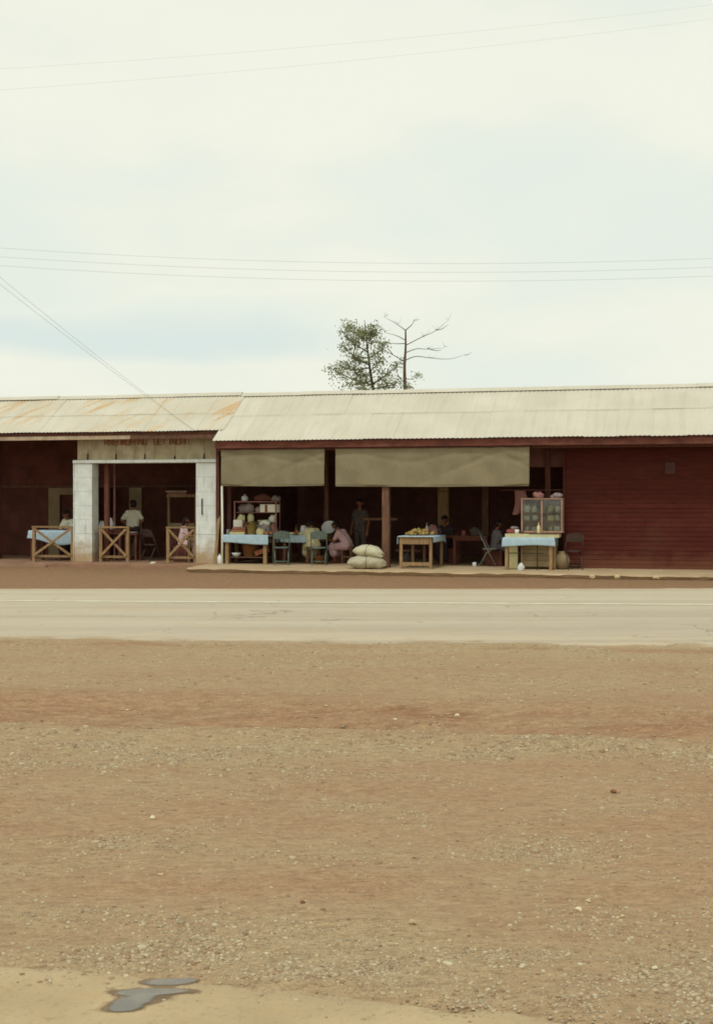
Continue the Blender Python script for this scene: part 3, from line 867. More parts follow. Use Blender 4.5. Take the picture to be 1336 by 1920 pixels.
obj('door_panel', MB().span((-10.31, 3.48, .1), (-9.95, 3.54, 2.10)).span((-9.95, 3.48, 1.9), (-9.5, 3.54, 2.10)), 'beige_panel', PS)
obj('door_panel', MB().span((-7.73, 3.48, .1), (-7.34, 3.54, 2.10)), 'beige_panel', PS)
obj('partition', MB().span((-8.36, 1.4, .1), (-8.28, 3.5, 2.1)), 'shop_wall', PS).location.x = .0
obj('side_wall', MB().span((-16.06, .05, .1), (-15.96, 6.5, 3.0)), 'shop_wall', PS)
obj('far_wall', MB().span((-16, 6.6, .1), (-3.7, 6.72, 3.3)), 'shop_wall', PS)
obj('inner_pillar', MB().span((-10.95, 1.0, .1), (-10.6, 1.3, 4.3)), 'shop_wall', PS)
obj('conduit', MB().tube([(-7.0, .9, .12), (-7.0, .9, 3.9)], .025, 7), 'pink_frame', PS)
# worn red lettering under the eave: strokes no longer readable
def letter(u, w, code):
    mb = MB(); z0, z1, v = 3.19, 3.345, .010; t = .020
    S_ = {'l': (0, 0, 0, 1), 'r': (1, 0, 1, 1), 'm': (.5, 0, .5, 1), 't': (0, 1, 1, 1), 'b': (0, 0, 1, 0), 'c': (0, .5, 1, .5), 'd': (0, 1, 1, 0), 'e': (0, 0, 1, 1)}
    for ch in code:
        a, b, c, d = S_[ch]
        p, q = (u + a * w, v, z0 + b * (z1 - z0)), (u + c * w, v, z0 + d * (z1 - z0))
        mb.bar(p, q, t * random.uniform(.9, 1.6), .012)
    obj('letter', mb, 'letter_red', PS)
u = -6.86
for code in ['lrc', 'lrd', 'ltbc', 'lrt', 'lrde', 'lrtb', 'ltc', 'lr', 'lrd', 'lrb']:
    letter(u, .085, code); u += .122
u = -5.46
for code in ['lrb', 'lbc', 'mt']:
    letter(u, .085, code); u += .115
letter(-5.02, .03, 'lm')
u = -4.95
for code in ['lrd', 'lrb', 'lrt', 'lr']:
    letter(u, .085, code); u += .122

# ------------------------------------------------------------------ trestle-braced railings in the pillared shop
def railing(label, u0, u1, v, z1=1.0):
    t = thing('timber_railing', label, 'railing', (u0 + u1) / 2, v, .1, 0, 'cross-braced railings of the pillared shop')
    w = (u1 - u0) / 2; h = z1 - .1
    obj('post', MB().span((-w - .04, -.035, -.02), (-w + .04, .035, h)), 'raw_timber', t)
    obj('post', MB().span((w - .04, -.035, -.02), (w + .04, .035, h)), 'raw_timber', t)
    obj('top_rail', MB().span((-w - .05, -.045, h + .002), (w + .05, .045, h + .045)), 'raw_timber', t)
    obj('bottom_rail', MB().span((-w + .042, -.03, .11), (w - .042, .03, .17)), 'raw_timber', t)
    obj('brace', MB().bar((-w + .03, -.05, h - .03), (w - .03, -.05, .16), .06, .028), 'raw_timber', t)
    obj('brace', MB().bar((-w + .03, -.08, .16), (w - .03, -.08, h - .03), .06, .028), 'raw_timber', t)
railing('cross-braced timber railing left of the white pillars, below a blue tablecloth', -8.93, -7.80, .02)
railing('cross-braced timber railing against the left white pillar, inside the doorway', -7.02, -6.25, .10)
railing('cross-braced timber railing against the right white pillar, before the seated girl', -5.10, -4.34, .08)

# ------------------------------------------------------------------ canvas blinds
def blind(label, u0, u1, z0, z1, v):
    t = thing('canvas_blind', label, 'blind', (u0 + u1) / 2, v, z0, 0, 'khaki canvas blinds under the eave')
    w = u1 - u0; h = z1 - z0; nx, ny = int(w / .05), 22
    vs, fs = [], []
    for j in range(ny + 1):
        for i in range(nx + 1):
            x, zz = -w / 2 + w * i / nx, h * j / ny
            k = 1 - j / ny
            y = .018 * math.sin(x * 2.1 + 1) * k + .010 * math.sin(x * 5.3 + zz * 3 + u0) * (.3 + k) + .012 * math.sin((x + zz * 1.4) * 7.7) * (j / ny) * max(0, math.sin(x * 1.1 + u0))
            y += .030 * math.exp(-(((x - w * .38) * .55 + (zz - h * .80)) / .045) ** 2) * max(0, (x / w) + .25) + .022 * math.exp(-(((x - w * .18) * -.4 + (zz - h * .55)) / .06) ** 2) * (.3 + .7 * math.sin(x * 1.3) ** 2)
            y += .016 * math.exp(-((zz - (h - .22) - .11 * math.sin(x * 2.2 + u0)) / .05) ** 2)
            dz = -.022 * math.sin(math.pi * i / nx) * k + .010 * math.sin(x * 3.3) * k
            vs.append((x, y, zz + dz))
    for j in range(ny):
        for i in range(nx):
            a = j * (nx + 1) + i; fs.append((a, a + 1, a + nx + 2, a + nx + 1))
    mb = MB(); mb.v, mb.f = vs, fs
    o = obj('canvas', mb, 'canvas', t, True)
    so = o.modifiers.new('s', 'SOLIDIFY'); so.thickness = .006
    obj('batten', MB().span((-w / 2, -.03, h + .002), (w / 2, .03, h + .04)), 'dark_timber', t)
    obj('hem_rod', MB().tube([(-w / 2 + .01, .0, -.01), (0, 0, -.026), (w / 2 - .01, 0, -.01)], .016, 6), 'canvas', t, True)
blind('shorter khaki canvas blind under the eave, beside the white pillar', -3.33, -.63, 2.12, 3.01, -.74)
blind('long khaki canvas blind under the eave, above the two right-hand tables', -.35, 4.42, 2.10, 3.01, -.74)

# ------------------------------------------------------------------ tables and cloths
def table(label, u, v, w, d, h, m='raw_timber', rz=0, shelf=None, apron=.09, rail=None, leg=.075, z=.1):
    t = thing('table', label, 'table', u, v, z, rz)
    obj('tabletop', MB().span((-w / 2, -d / 2, h - .03), (w / 2, d / 2, h)), m, t)
    for sx in (-1, 1):
        for sy in (-1, 1):
            x, y = sx * (w / 2 - leg / 2 - .02), sy * (d / 2 - leg / 2 - .02)
            obj('leg', MB().span((x - leg / 2, y - leg / 2, -.03), (x + leg / 2, y + leg / 2, h - .03)), m, t, bevel=.005)
    for sy in (-1, 1):
        y = sy * (d / 2 - .03)
        obj('apron', MB().span((-w / 2 + leg + .022, y - .012, h - .032 - apron), (w / 2 - leg - .022, y + .012, h - .032)), m, t)
    if shelf: obj('shelf', MB().span((-w / 2 + .05, -d / 2 + .11, shelf - .02), (w / 2 - .05, d / 2 - .11, shelf)), 'old_timber', t)
    if rail: obj('stretcher', MB().span((-w / 2 + leg + .022, -d / 2 + .03, rail), (w / 2 - leg - .022, -d / 2 + .06, rail + .08)), m, t)
    return t
def cloth(label, u, v, z, w, d, drop, rz=0, m='blue_cloth', amp=.018, seed=0, uneven=0.04):
    """drop = (front, back, left, right)"""
    rn = random.Random(seed); f, b, l, r = drop
    st = .025; xsn = int((w + l + r) / st); ysn = int((d + f + b) / st)
    vs, fs = [], []
    ph = [rn.uniform(0, 6) for _ in range(6)]
    for j in range(ysn + 1):
        for i in range(xsn + 1):
            s = -l + (w + l + r) * i / xsn; q = -f + (d + f + b) * j / ysn
            dx = max(0, -s, s - w); dy = max(0, -q, q - d)
            x = min(max(s, 0), w); y = min(max(q, 0), d)
            rip = lambda a, p: amp * (math.sin(a * 13 + p) + .6 * math.sin(a * 29 + p * 2))
            dr = max(dx, dy) + .25 * min(dx, dy); k = min(1, dr / .12)
            if dy > 0: y += (-1 if q < 0 else 1) * (.012 + k * abs(rip(s, ph[0])) * .8 + .06 * min(dx, .1))
            if dx > 0: x += (-1 if s < 0 else 1) * (.012 + k * abs(rip(q, ph[1])) * .8 + .06 * min(dy, .1))
            drop_z = dr * (1 + uneven * 3 * math.sin(s * 3.1 + ph[2]) * k)
            top = .004 + (.0015 * math.sin(s * 17 + q * 9) if dr == 0 else 0)
            vs.append((x - w / 2, y - d / 2, top - drop_z))
    for j in range(ysn):
        for i in range(xsn):
            a = j * (xsn + 1) + i; fs.append((a, a + 1, a + xsn + 2, a + xsn + 1))
    mb = MB(); mb.v, mb.f = vs, fs
    o = single('tablecloth', mb, m, label, 'tablecloth', u, v, z, rz, 'pale blue tablecloths', True)
    so = o.modifiers.new('s', 'SOLIDIFY'); so.thickness = .004; so.offset = 1
    return o

T1 = (-2.90, .30)
table('timber stall table with white-striped carton on it, nearest the white pillar', -2.90, .30, 1.16, .86, .74, shelf=.18, leg=.09)
cloth('pale blue cloth on the crowded stall table nearest the white pillar', -2.90, .30, .845, 1.20, .88, (.22, .2, .04, .04), seed=1, amp=.012)
table('low stall table of bowls beside the woman in cream', -1.72, .88, .82, .7, .72, 'old_timber', leg=.07)
cloth('pale blue cloth under bowls, between the two nearest folding chairs', -1.72, .88, .826, .84, .72, (.17, .15, .1, .1), seed=2)
table('open-framed timber table heaped with yellow fruit', 1.72, -.25, .84, 1.50, .76, apron=.15, rail=.06, leg=.07)
cloth('pale blue cloth under the heap of yellow fruit', 1.72, -.24, .866, .86, 1.54, (.015, .2, .17, .16), seed=3, amp=.012)
obj('drawer_divider', MB().span((-.03, .3, .02), (.03, .34, .6)), 'old_timber', bpy.data.objects['table.002'])
table('dark table behind the fruit table, in the shade', 2.75, 1.1, .9, .7, .74, 'dark_timber')
table('stall table carrying the two-door glass case by the red boards', 4.42, -.52, 1.16, .74, .74, 'raw_timber', leg=.075)
cloth('pale blue cloth under the two-door glass case by the red boards', 4.42, -.52, .846, 1.20, .76, (.20, .2, .04, .05), seed=4, amp=.014)
table('table behind the left cross-braced railing', -8.62, .75, 1.30, .70, .80, 'dark_timber')
cloth('pale blue cloth hanging behind the left cross-braced railing', -8.62, .75, .908, 1.34, .72, (.30, .2, .04, .04), seed=5, amp=.02, uneven=.10)
table('table with white pitchers behind the doorway railing', -7.15, .95, .9, .6, .84, 'dark_timber')
table('small table in front of the seated girl', -4.45, .62, .52, .5, .72, 'raw_timber')

# ------------------------------------------------------------------ folding metal chairs
def chair(label, u, v, rz, m='metal_green', seat_m=None, z=.09):
    """faces local -y"""
    t = thing('folding_chair', label, 'chair', u, v, z, rz, 'folding metal chairs at the stalls')
    w = .20
    for sx in (-1, 1):
        obj('leg', MB().tube([(sx * w, .26, 0), (sx * w, .06, .44), (sx * w, .20, .80)] if False else [(sx * w, -.20, 0), (sx * w, .02, .42), (sx * w, .20, .78)], .013, 7), m, t, True)
        obj('leg', MB().tube([(sx * (w - .03), .26, 0), (sx * (w - .03), .04, .36), (sx * (w - .03), -.10, .44)], .012, 7), m, t, True)
    obj('stretcher', MB().tube([(-w, -.16, .09), (w, -.16, .09)], .009, 6), m, t, True)
    obj('stretcher', MB().tube([(-w + .03, .22, .10), (w - .03, .22, .10)], .009, 6), m, t, True)
    sb = MB(); n = 18
    for zt in (.43, .455):
        for k in range(n):
            a = 2 * math.pi * k / n; e = .62
            x = math.copysign(abs(math.cos(a)) ** e, math.cos(a)) * .20; y = math.copysign(abs(math.sin(a)) ** e, math.sin(a)) * .20
            sb.v.append((x, y - .02, zt + .01 * (x / .2) ** 2))
    sb.f = [tuple(reversed(range(n))), tuple(range(n, 2 * n))] + [(k, (k + 1) % n, n + (k + 1) % n, n + k) for k in range(n)]
    obj('seat', sb, seat_m or m, t)
    bb = MB(); n = 12
    for off in (0, .014):
        for k in range(n + 1):
            x = -.21 + .42 * k / n
            top = .80 + .075 * math.sqrt(max(0, 1 - (x / .215) ** 2)); bot = .665
            y = .165 + .03 * math.cos(x * 6) * .8 + off
            bb.v += [(x, y - .02, bot), (x, y + .035, top)]
    k2 = 2 * (n + 1)
    for k in range(n):
        a = 2 * k
        bb.f += [(a, a + 2, a + 3, a + 1), (k2 + a, k2 + a + 1, k2 + a + 3, k2 + a + 2), (a, k2 + a, k2 + a + 2, a + 2), (a + 1, a + 3, k2 + a + 3, k2 + a + 1)]
    bb.f += [(0, 1, k2 + 1, k2), (2 * n, k2 + 2 * n, k2 + 2 * n + 1, 2 * n + 1)]
    obj('backrest', bb, seat_m or m, t)
    return t
chair('grey-green folding chair by the crowded stall table, its back to the road', -1.94, -.12, R(180) + .35)
chair('grey-green folding chair right behind the woman in cream', -.98, .02, R(180) + .2)
chair('folding chair left of the glass case stall, in the shade', 3.32, .30, R(90), 'metal_grey')
chair('dark folding chair against the red boards, right of the glass case stall', 5.42, -.42, R(200), 'metal_dark')
chair('brown folding chair inside the white-pillared doorway', -5.95, .95, R(160), 'metal_dark')
chair('brown folding chair deep inside the doorway, next to the girl', -5.35, 1.5, R(120), 'metal_dark')

# ------------------------------------------------------------------ sacks
def sack(label, u, v, z, L, Wd, Hh, rz, seed):
    rn = random.Random(seed); n, m = 30, 20
    vs, fs = [], []
    for j in range(m + 1):
        t = j / m * 2 - 1
        rad = max(.0, 1 - abs(t) ** 2.6) ** .55
        for i in range(n):
            a = 2 * math.pi * i / n
            y = math.cos(a) * Wd / 2 * rad
            zz = math.sin(a); zz = (zz if zz > 0 else zz * .9)
            zf = Hh / 2 * (max(.12, rad) if abs(t) < .97 else .12) * (1 + .05 * math.sin(t * 9 + a * 2 + seed))
            sagz = max(-.86, zz) * zf
            x = t * L / 2 + .02 * math.sin(a * 3 + seed)
            vs.append((x, y * (1 + .04 * math.sin(t * 11 + a * 3)), Hh * .43 + sagz - .02 * t * t))
    for j in range(m):
        for i in range(n):
            fs.append((j * n + i, j * n + (i + 1) % n, (j + 1) * n + (i + 1) % n, (j + 1) * n + i))
    fs += [tuple(reversed(range(n))), tuple(m * n + i for i in range(n))]
    mb = MB(); mb.v, mb.f = vs, fs
    t = thing('grain_sack', label, 'sack', u, v, z, rz, 'stacked grain sacks')
    sb_ = obj('sack_body', mb, 'sack_cloth', t, True)
    for v_ in sb_.data.vertices:
        q = (float(fbm(np.array([v_.co.x * 9 + seed * 7.0]), np.array([v_.co.y * 9 + v_.co.z * 11]), 3)[0]) - .5)
        v_.co.z += q * .05 - .05 * max(0, v_.co.x / (L / 2)) ** 2 * (1 if seed == 2 else .3); v_.co.y += q * .05
    if seed == 2: t.rotation_euler = (R(4), R(3), t.rotation_euler[2])
    rp = []
    for i in range(25):
        a = 2 * math.pi * i / 24
        zz = math.sin(a); zz = max(-.86, zz if zz > 0 else zz * .9)
        rp.append((.02, math.cos(a) * Wd / 2 * 1.03, Hh * .43 + zz * Hh / 2 * 1.05))
    obj('tie_rope', MB().tube(rp, .006, 6, False), 'rope', t, True)
sack('plump pale grain sack lying at the bottom, on the walkway edge', .53, -1.05, .075, .94, .56, .37, R(4), 1)
sack('plump pale grain sack lying on top of another', .56, -1.02, .365, .80, .50, .31, R(-9), 2)

# ------------------------------------------------------------------ people
def capsule(mb, a, b, ra, rb, sx=1.0, n=14, m=4):
    a, b = Vector(a), Vector(b); d = (b - a); L = d.length
    d = d / L if L > 1e-6 else Vector((0, 0, 1))
    ref = Vector((1, 0, 0)) if abs(d.x) < .9 else Vector((0, 0, 1))
    e = (ref - d * ref.dot(d)).normalized(); g = d.cross(e)
    rings = []
    for i in range(m): 
        t = math.pi / 2 * (1 - i / m); rings.append((a - d * ra * math.sin(t), max(.02, math.cos(t)) * ra))
    rings += [(a, ra), (b, rb)]
    for i in range(1, m + 1):
        t = math.pi / 2 * i / m; rings.append((b + d * rb * math.sin(t), max(.02, math.cos(t)) * rb))
    base = len(mb.v)
    for p, r in rings:
        for k in range(n):
            q = 2 * math.pi * k / n; mb.v.append(tuple(p + e * (math.cos(q) * r * sx) + g * (math.sin(q) * r)))
    for i in range(len(rings) - 1):
        for k in range(n):
            x, y = base + i * n + k, base + i * n + (k + 1) % n
            mb.f.append((x, y, y + n, x + n))
    mb.f.append(tuple(base + k for k in reversed(range(n)))); mb.f.append(tuple(base + (len(rings) - 1) * n + k for k in range(n)))
def fuse(name, mb, m, parent, voxel, smooth=3, fold=0.0):
    o = obj(name, mb, m, parent)
    r = o.modifiers.new('r', 'REMESH'); r.mode = 'VOXEL'; r.voxel_size = voxel
    s = o.modifiers.new('s', 'SMOOTH'); s.iterations = smooth; s.factor = .5
    dg = bpy.context.evaluated_depsgraph_get()
    me = bpy.data.meshes.new_from_object(o.evaluated_get(dg))
    o.modifiers.clear(); old = o.data; o.data = me; bpy.data.meshes.remove(old)
    if fold:
        nv = len(me.vertices); co = np.empty(nv * 3, np.float32); nm = np.empty(nv * 3, np.float32)
        me.vertices.foreach_get('co', co); me.vertex_normals.foreach_get('vector', nm)
        co = co.reshape(-1, 3); nm = nm.reshape(-1, 3)
        q = (fbm(co[:, 0] * 7 + co[:, 1] * 9 + 31, co[:, 2] * 17 + co[:, 0] * 6 + 7, 3) - .5) * 2
        co = co + nm * (q * fold)[:, None]
        me.vertices.foreach_set('co', co.astype(np.float32).ravel()); me.update()
    me.name = name; me.polygons.foreach_set('use_smooth', [True] * len(me.polygons))
    return o
def person(label, u, v, z, rz, sit=None, lean=0.0, head=0.0, turn=0.0, arms='down', top='shirt_white', low='trouser_dark', skirt=False, sc=1.0, hair='short'):
    """faces local +y; sit = seat height or None for standing"""
    t = thing('person', label, 'person', u, v, z, rz); t.scale = (sc, sc, sc)
    B = MB(); V_ = Vector
    pel = V_((0, 0, (sit + .10) if sit is not None else .90))
    sp = V_((0, math.sin(lean), math.cos(lean)))
    fw = V_((0, math.cos(lean), -math.sin(lean)))
    chest = pel + sp * .32; neck = pel + sp * .50
    hd = Matrix.Rotation(turn, 3, 'Z') @ V_((0, math.sin(head), math.cos(head)))
    hf = Matrix.Rotation(turn, 3, 'Z') @ V_((0, math.cos(head), -math.sin(head)))
    hx = hd.cross(hf) * -1
    hc = neck + hd * .155
    # torso
    capsule(B, pel + V_((-.07, 0, 0)), pel + V_((.07, 0, 0)), .115, .115)
    for sx in (-.06, .06): capsule(B, pel + V_((sx, 0, .02)), chest + V_((sx * 1.3, 0, 0)), .095, .105)
    capsule(B, chest + sp * .10 + V_((-.14, 0, 0)), chest + sp * .10 + V_((.14, 0, 0)), .065, .065)
    capsule(B, neck - sp * .06, neck + hd * .08, .055, .050)
    # head: skull, jaw, nose, ears, brow
    capsule(B, hc + hd * .015 - hf * .015, hc + hd * .03 + hf * .02, .088, .084)
    capsule(B, hc - hd * .045 + hf * .03, hc - hd * .06 + hf * .055, .055, .038)
    capsule(B, hc + hd * .005 + hf * .095, hc - hd * .022 + hf * .112, .010, .015)
    capsule(B, hc + hf * .088 + hd * .03 - hx * .04, hc + hf * .088 + hd * .03 + hx * .04, .014, .014)
    capsule(B, hc + hf * .088 - hd * .055 - hx * .018, hc + hf * .088 - hd * .055 + hx * .018, .010, .010)
    for s in (-1, 1): capsule(B, hc + hx * (s * .088) - hd * .012, hc + hx * (s * .090) + hd * .022, .014, .016)
    # arms
    T = MB(); hands = []
    for s in (-1, 1):
        sh = chest + sp * .105 + V_((s * .165, 0, 0))
        if arms == 'down': el = sh + V_((s * .07, -.04, -.27)); wr = el + V_((s * .01, .10, -.22))
        elif arms == 'hips': el = sh + V_((s * .13, -.10, -.22)); wr = pel + V_((s * .17, .04, .06))
        elif arms == 'table': el = sh + V_((s * .06, .10, -.25)); wr = el + V_((-s * .09, .22, .03))
        else: el = sh + V_((s * .03, .16, -.20)); wr = el + V_((-s * .04, .22, -.06))
        capsule(B, sh, el, .052, .040); capsule(B, el, wr, .040, .028)
        d = (wr - el).normalized(); side = d.cross(V_((0, 0, 1))).normalized()
        if side.length < .1: side = V_((1, 0, 0))
        nrm = side.cross(d).normalized()
        for o in (-.022, 0, .022): capsule(B, wr + side * (o * .7), wr + d * .075 + side * o, .017, .015)
        for i, (o, ln) in enumerate(((-.031, .058), (-.0105, .072), (.0105, .076), (.031, .066))):
            k0 = wr + d * .078 + side * o; k1 = k0 + d * (ln * .55) - nrm * .010; k2 = k1 + d * (ln * .40) - nrm * .026
            capsule(B, k0, k1, .0095, .009, n=8, m=3); capsule(B, k1, k2, .009, .008, n=8, m=3)
        th0 = wr + d * .025 + side * (-s * .022); th1 = th0 + d * .035 - side * (s * .030) - nrm * .01
        capsule(B, th0, th1, .012, .010, n=8, m=3); capsule(B, th1, th1 + d * .032 - nrm * .008, .010, .0085, n=8, m=3)
        capsule(T, sh + V_((-s * .02, 0, .0)), sh + (el - sh) * .72, .072, .062)
    # shirt
    for sx in (-.07, .07): capsule(T, pel + V_((sx, 0, .06)) , chest + V_((sx * 1.3, 0, .0)), .112, .118)
    capsule(T, chest + sp * .10 + V_((-.145, 0, 0)), chest + sp * .10 + V_((.145, 0, 0)), .080, .080)
    # legs
    Lg = MB()
    for s in (-1, 1):
        hip = pel + V_((s * .09, 0, -.02))
        if sit is None: kn = V_((s * .10, .02, .47)); an = V_((s * .10, -.02, .08))
        else: kn = V_((s * .11, .42, sit + .06)); an = V_((s * .11, .36, .09))
        capsule(B, hip, kn, .085, .056); capsule(B, kn, an, .056, .036)
        capsule(B, an + V_((0, -.03, -.04)), an + V_((s * .015, .13, -.055)), .036, .026)
        if skirt:
            capsule(Lg, hip, kn + V_((0, .03, -.04)), .125, .115)
            capsule(Lg, V_((0, kn.y * .5, (hip.z + kn.z) / 2)), V_((0, kn.y, kn.z - .02)), .115, .11)
            if sit is not None: capsule(Lg, kn, kn + (an - kn) * .5, .115, .12)
        else:
            capsule(Lg, hip, kn, .108, .076); capsule(Lg, kn, an + (kn - an) * .08, .076, .060)
    capsule(Lg, pel + V_((-.075, 0, -.02)), pel + V_((.075, 0, -.02)), .128, .128)
    body = fuse('body', B, 'skin', t, .0085)
    capsule(T, pel + V_((0, -.02, .06)), chest + V_((0, -.015, .06)), .112, .118)
    fuse('shirt' if not skirt else 'blouse', T, top, t, .012, 3, .016)
    fuse('trousers' if not skirt else 'skirt', Lg, low, t, .012, 3, .016)
    H_ = MB()
    capsule(H_, hc + hd * .035 - hf * .025, hc + hd * .05 + hf * .018, .094, .084)
    capsule(H_, hc - hd * .01 - hf * .03, hc + hd * .03 - hf * .03, .088, .090)
    if hair == 'long':
        capsule(H_, hc - hf * .05, hc - hd * .12 - hf * .065, .080, .060)
    fuse('hair', H_, 'hair', t, .012)
    for s in (-1, 1):
        obj('eye', MB().ball(tuple(hc + hf * .094 + hd * .012 + hx * (s * .032)), .010), 'eye_dark', t, True)
    return t
person('standing man in white T-shirt and dark trousers, seen from behind', -6.66, 1.35, .1, R(12), None, .02, .05, R(50), 'hips', 'shirt_white', 'trouser_dark', sc=.98)
person('person in white shirt bent over the blue-clothed table at far left', -8.50, 1.40, .16, R(170), .50, .40, .6, 0, 'table', 'shirt_white', 'trouser_dark')
person('girl in pale pink dress seated behind the right-hand railing', -4.96, .72, .1, R(-70), .47, .18, .25, 0, 'table', 'dress_pale', 'dress_pale', True, .90, 'long')
person('woman in cream dress seated with her head bowed over the bowls', -1.28, .52, .1, R(30), .44, .42, .75, 0, 'table', 'dress_cream', 'dress_cream', True, .92)
person('woman in faded pink leaning forward, seated left of the grain sacks', -.48, .95, .1, R(78), .42, .55, .8, 0, 'table', 'shirt_pink', 'shirt_pink', True, .92)
person('child in grey clothes seated left of the glass case stall, in shade', 3.42, .55, .1, R(-60), .46, .12, .25, 0, 'table', 'dress_grey', 'dress_grey', True, .86)

person('person in dark grey clothes standing in the shade behind the grain sacks', -.30, 1.6, .1, R(165), None, .04, .12, R(15), 'down', 'garment_dark', 'garment_dark', sc=1.0)
person('dim person in dark clothes seated behind the fruit heap', 2.02, 1.55, .1, R(170), .46, .25, .35, 0, 'table', 'trouser_dark', 'trouser_dark', sc=.95)
# ------------------------------------------------------------------ goods
def box_mb(w, d, h): return MB().span((-w / 2, -d / 2, 0), (w / 2, d / 2, h))
def carton(label, u, v, z, w, d, h, m, rz=0, stripe=None, tilt=0):
    t = thing('carton', label, 'carton', u, v, z, rz)
    obj('carton_body', box_mb(w, d, h), m, t, bevel=.006)
    obj('lid_flap', MB().span((-w / 2 + .006, -d / 2 + .006, h + .001), (-.003, d / 2 - .006, h + .006)).span((.003, -d / 2 + .006, h + .001), (w / 2 - .006, d / 2 - .006, h + .006)), m, t)
    if stripe: obj('stripe', MB().span((-w * .22, -d / 2 - .004, .004), (-w * .08, -d / 2 - .001, h - .004)), stripe, t)
    if tilt: t.rotation_euler = (t.rotation_euler[0], tilt, t.rotation_euler[2])
    return t
def case(label, u, v, z, w, d, h, m, doors, shelves, rz=0, front=True):
    t = thing('display_case', label, 'display case', u, v, z, rz, 'glazed display cases on the stalls')
    q = .035
    for sx in (-1, 1):
        for sy in (-1, 1):
            obj('corner_post', MB().span((sx * w / 2 - (q if sx > 0 else 0), sy * d / 2 - (q if sy > 0 else 0), .04), (sx * w / 2 + (0 if sx > 0 else q), sy * d / 2 + (0 if sy > 0 else q), h - .03)), m, t)
    obj('case_bottom', MB().span((-w / 2 - .01, -d / 2 - .01, 0), (w / 2 + .01, d / 2 + .01, .04)), m, t)
    obj('case_top', MB().span((-w / 2 - .01, -d / 2 - .01, h - .03), (w / 2 + .01, d / 2 + .01, h)), m, t)
    for k in range(1, doors):
        x = -w / 2 + w * k / doors
        obj('mullion', MB().span((x - .022, -d / 2, .042), (x + .022, -d / 2 + .03, h - .032)), m, t)
    for k in range(doors if front else 0):
        a, b = -w / 2 + w * k / doors + .03, -w / 2 + w * (k + 1) / doors - .03
        obj('glass_pane', MB().span((a, -d / 2 + .010, .045), (b, -d / 2 + .014, h - .035)), 'glass', t)
    for s in (-1, 1):
        obj('glass_pane', MB().span((s * (w / 2 - .016), -d / 2 + .04, .045), (s * (w / 2 - .012), d / 2 - .04, h - .035)), 'glass', t)
    for zz in shelves:
        obj('shelf', MB().span((-w / 2 + .037, -d / 2 + .06, zz), (w / 2 - .037, d / 2 - .02, zz + .015)), m, t)
    return t
def bottle_mb(h, r):
    return MB().lathe([(r * .9, 0), (r, .02), (r, h * .58), (r * .85, h * .66), (r * .36, h * .78), (r * .32, h * .95), (r * .40, h * .955), (r * .38, h)], n=12)
def bowl_mb(r, h):
    return MB().lathe([(r * .5, 0), (r * .55, h * .05), (r * .85, h * .5), (r, h), (r * .95, h), (r * .8, h * .55), (r * .3, h * .12)], n=18)
def basket_mb(r, h, k=.8):
    prof = [(r * k, 0)]
    for i in range(9):
        z = h * i / 8; prof += [(r * (k + (1 - k) * i / 8) + .006 * (i % 2), z)]
    prof += [(r * .92, h), (r * .75, h * .35), (r * .2, h * .3)]
    return MB().lathe(prof, n=20)
def bag_mb(w, d, h, seed):
    rn = random.Random(seed); mb = MB(); n, m = 16, 9; ph = [rn.uniform(0, 6) for _ in range(4)]
    for j in range(m + 1):
        t = j / m; q = (1 - t ** 5 * .55) * (.86 + .14 * math.sin(t * 3))
        for i in range(n):
            a = 2 * math.pi * i / n
            k = q * (1 + .10 * math.sin(2 * a + ph[2]) + .11 * math.sin(3 * a + t * 4 + ph[0]) + .08 * math.sin(6 * a - t * 9 + ph[1]) + rn.uniform(-.06, .06))
            mb.v.append((math.cos(a) * w / 2 * k + .03 * t * math.sin(ph[2]), math.sin(a) * d / 2 * k, h * t * (1 + .10 * math.sin(2 * a + ph[3]) + .06 * math.sin(5 * a + ph[1]))))
    for j in range(m):
        for i in range(n):
            mb.f.append((j * n + i, j * n + (i + 1) % n, (j + 1) * n + (i + 1) % n, (j + 1) * n + i))
    mb.f += [tuple(reversed(range(n))), tuple(m * n + i for i in range(n))]
    return mb
TZ = .851
case('open pink-framed display case standing at the back of the crowded stall', -2.78, .46, TZ, 1.16, .34, .86, 'pink_frame', 1, [.30, .56], front=False)
carton('white carton with a red stripe, high in the pink-framed case', -2.42, .43, TZ + .576, .48, .2, .20, 'card_white', 0, 'card_red')
carton('small square white carton left in the crowded stall, above a flat stack', -3.16, .08, TZ + .195, .23, .16, .18, 'card_white', .1)
for k, (mm, lab, hh) in enumerate((('cream', 'cream flat box at the bottom of the stack on the crowded stall', .07), ('card_brown', 'tan flat box in the middle of the stack on the crowded stall', .06), ('pink_frame', 'pinkish flat box at the top of the stack on the crowded stall', .055))):
    zz = TZ + (0, .076, .142)[k]
    s = carton(lab, -3.15 + .02 * k, .07, zz, .40 - .03 * k, .28, hh - .006 + .001, mm, .05 * k)
single('tin_can', MB().lathe([(.05, 0), (.052, .004), (.052, .13), (.047, .135), (.047, .13)]), 'metal_grey', 'grey tin can at the left end of the crowded stall', 'can', -3.42, .02, TZ, smooth=True)
t = thing('storage_jar', 'cream jar standing inside the pink-framed case, left of the carton', 'jar', -2.95, .44, TZ + .316)
obj('jar_body', MB().lathe([(.075, 0), (.085, .02), (.085, .16), (.06, .19)]), 'cream', t, True); obj('lid', MB().lathe([(.066, .191), (.066, .22), (.06, .225)]), 'cream', t, True)
single('tray', bowl_mb(.15, .05), 'cream', 'shallow cream tray in the middle of the pink-framed case', 'tray', -2.62, .44, TZ + .316, smooth=True)
t = thing('straw_basket', 'olive straw basket in the middle of the crowded stall', 'basket', -2.80, .06, TZ)
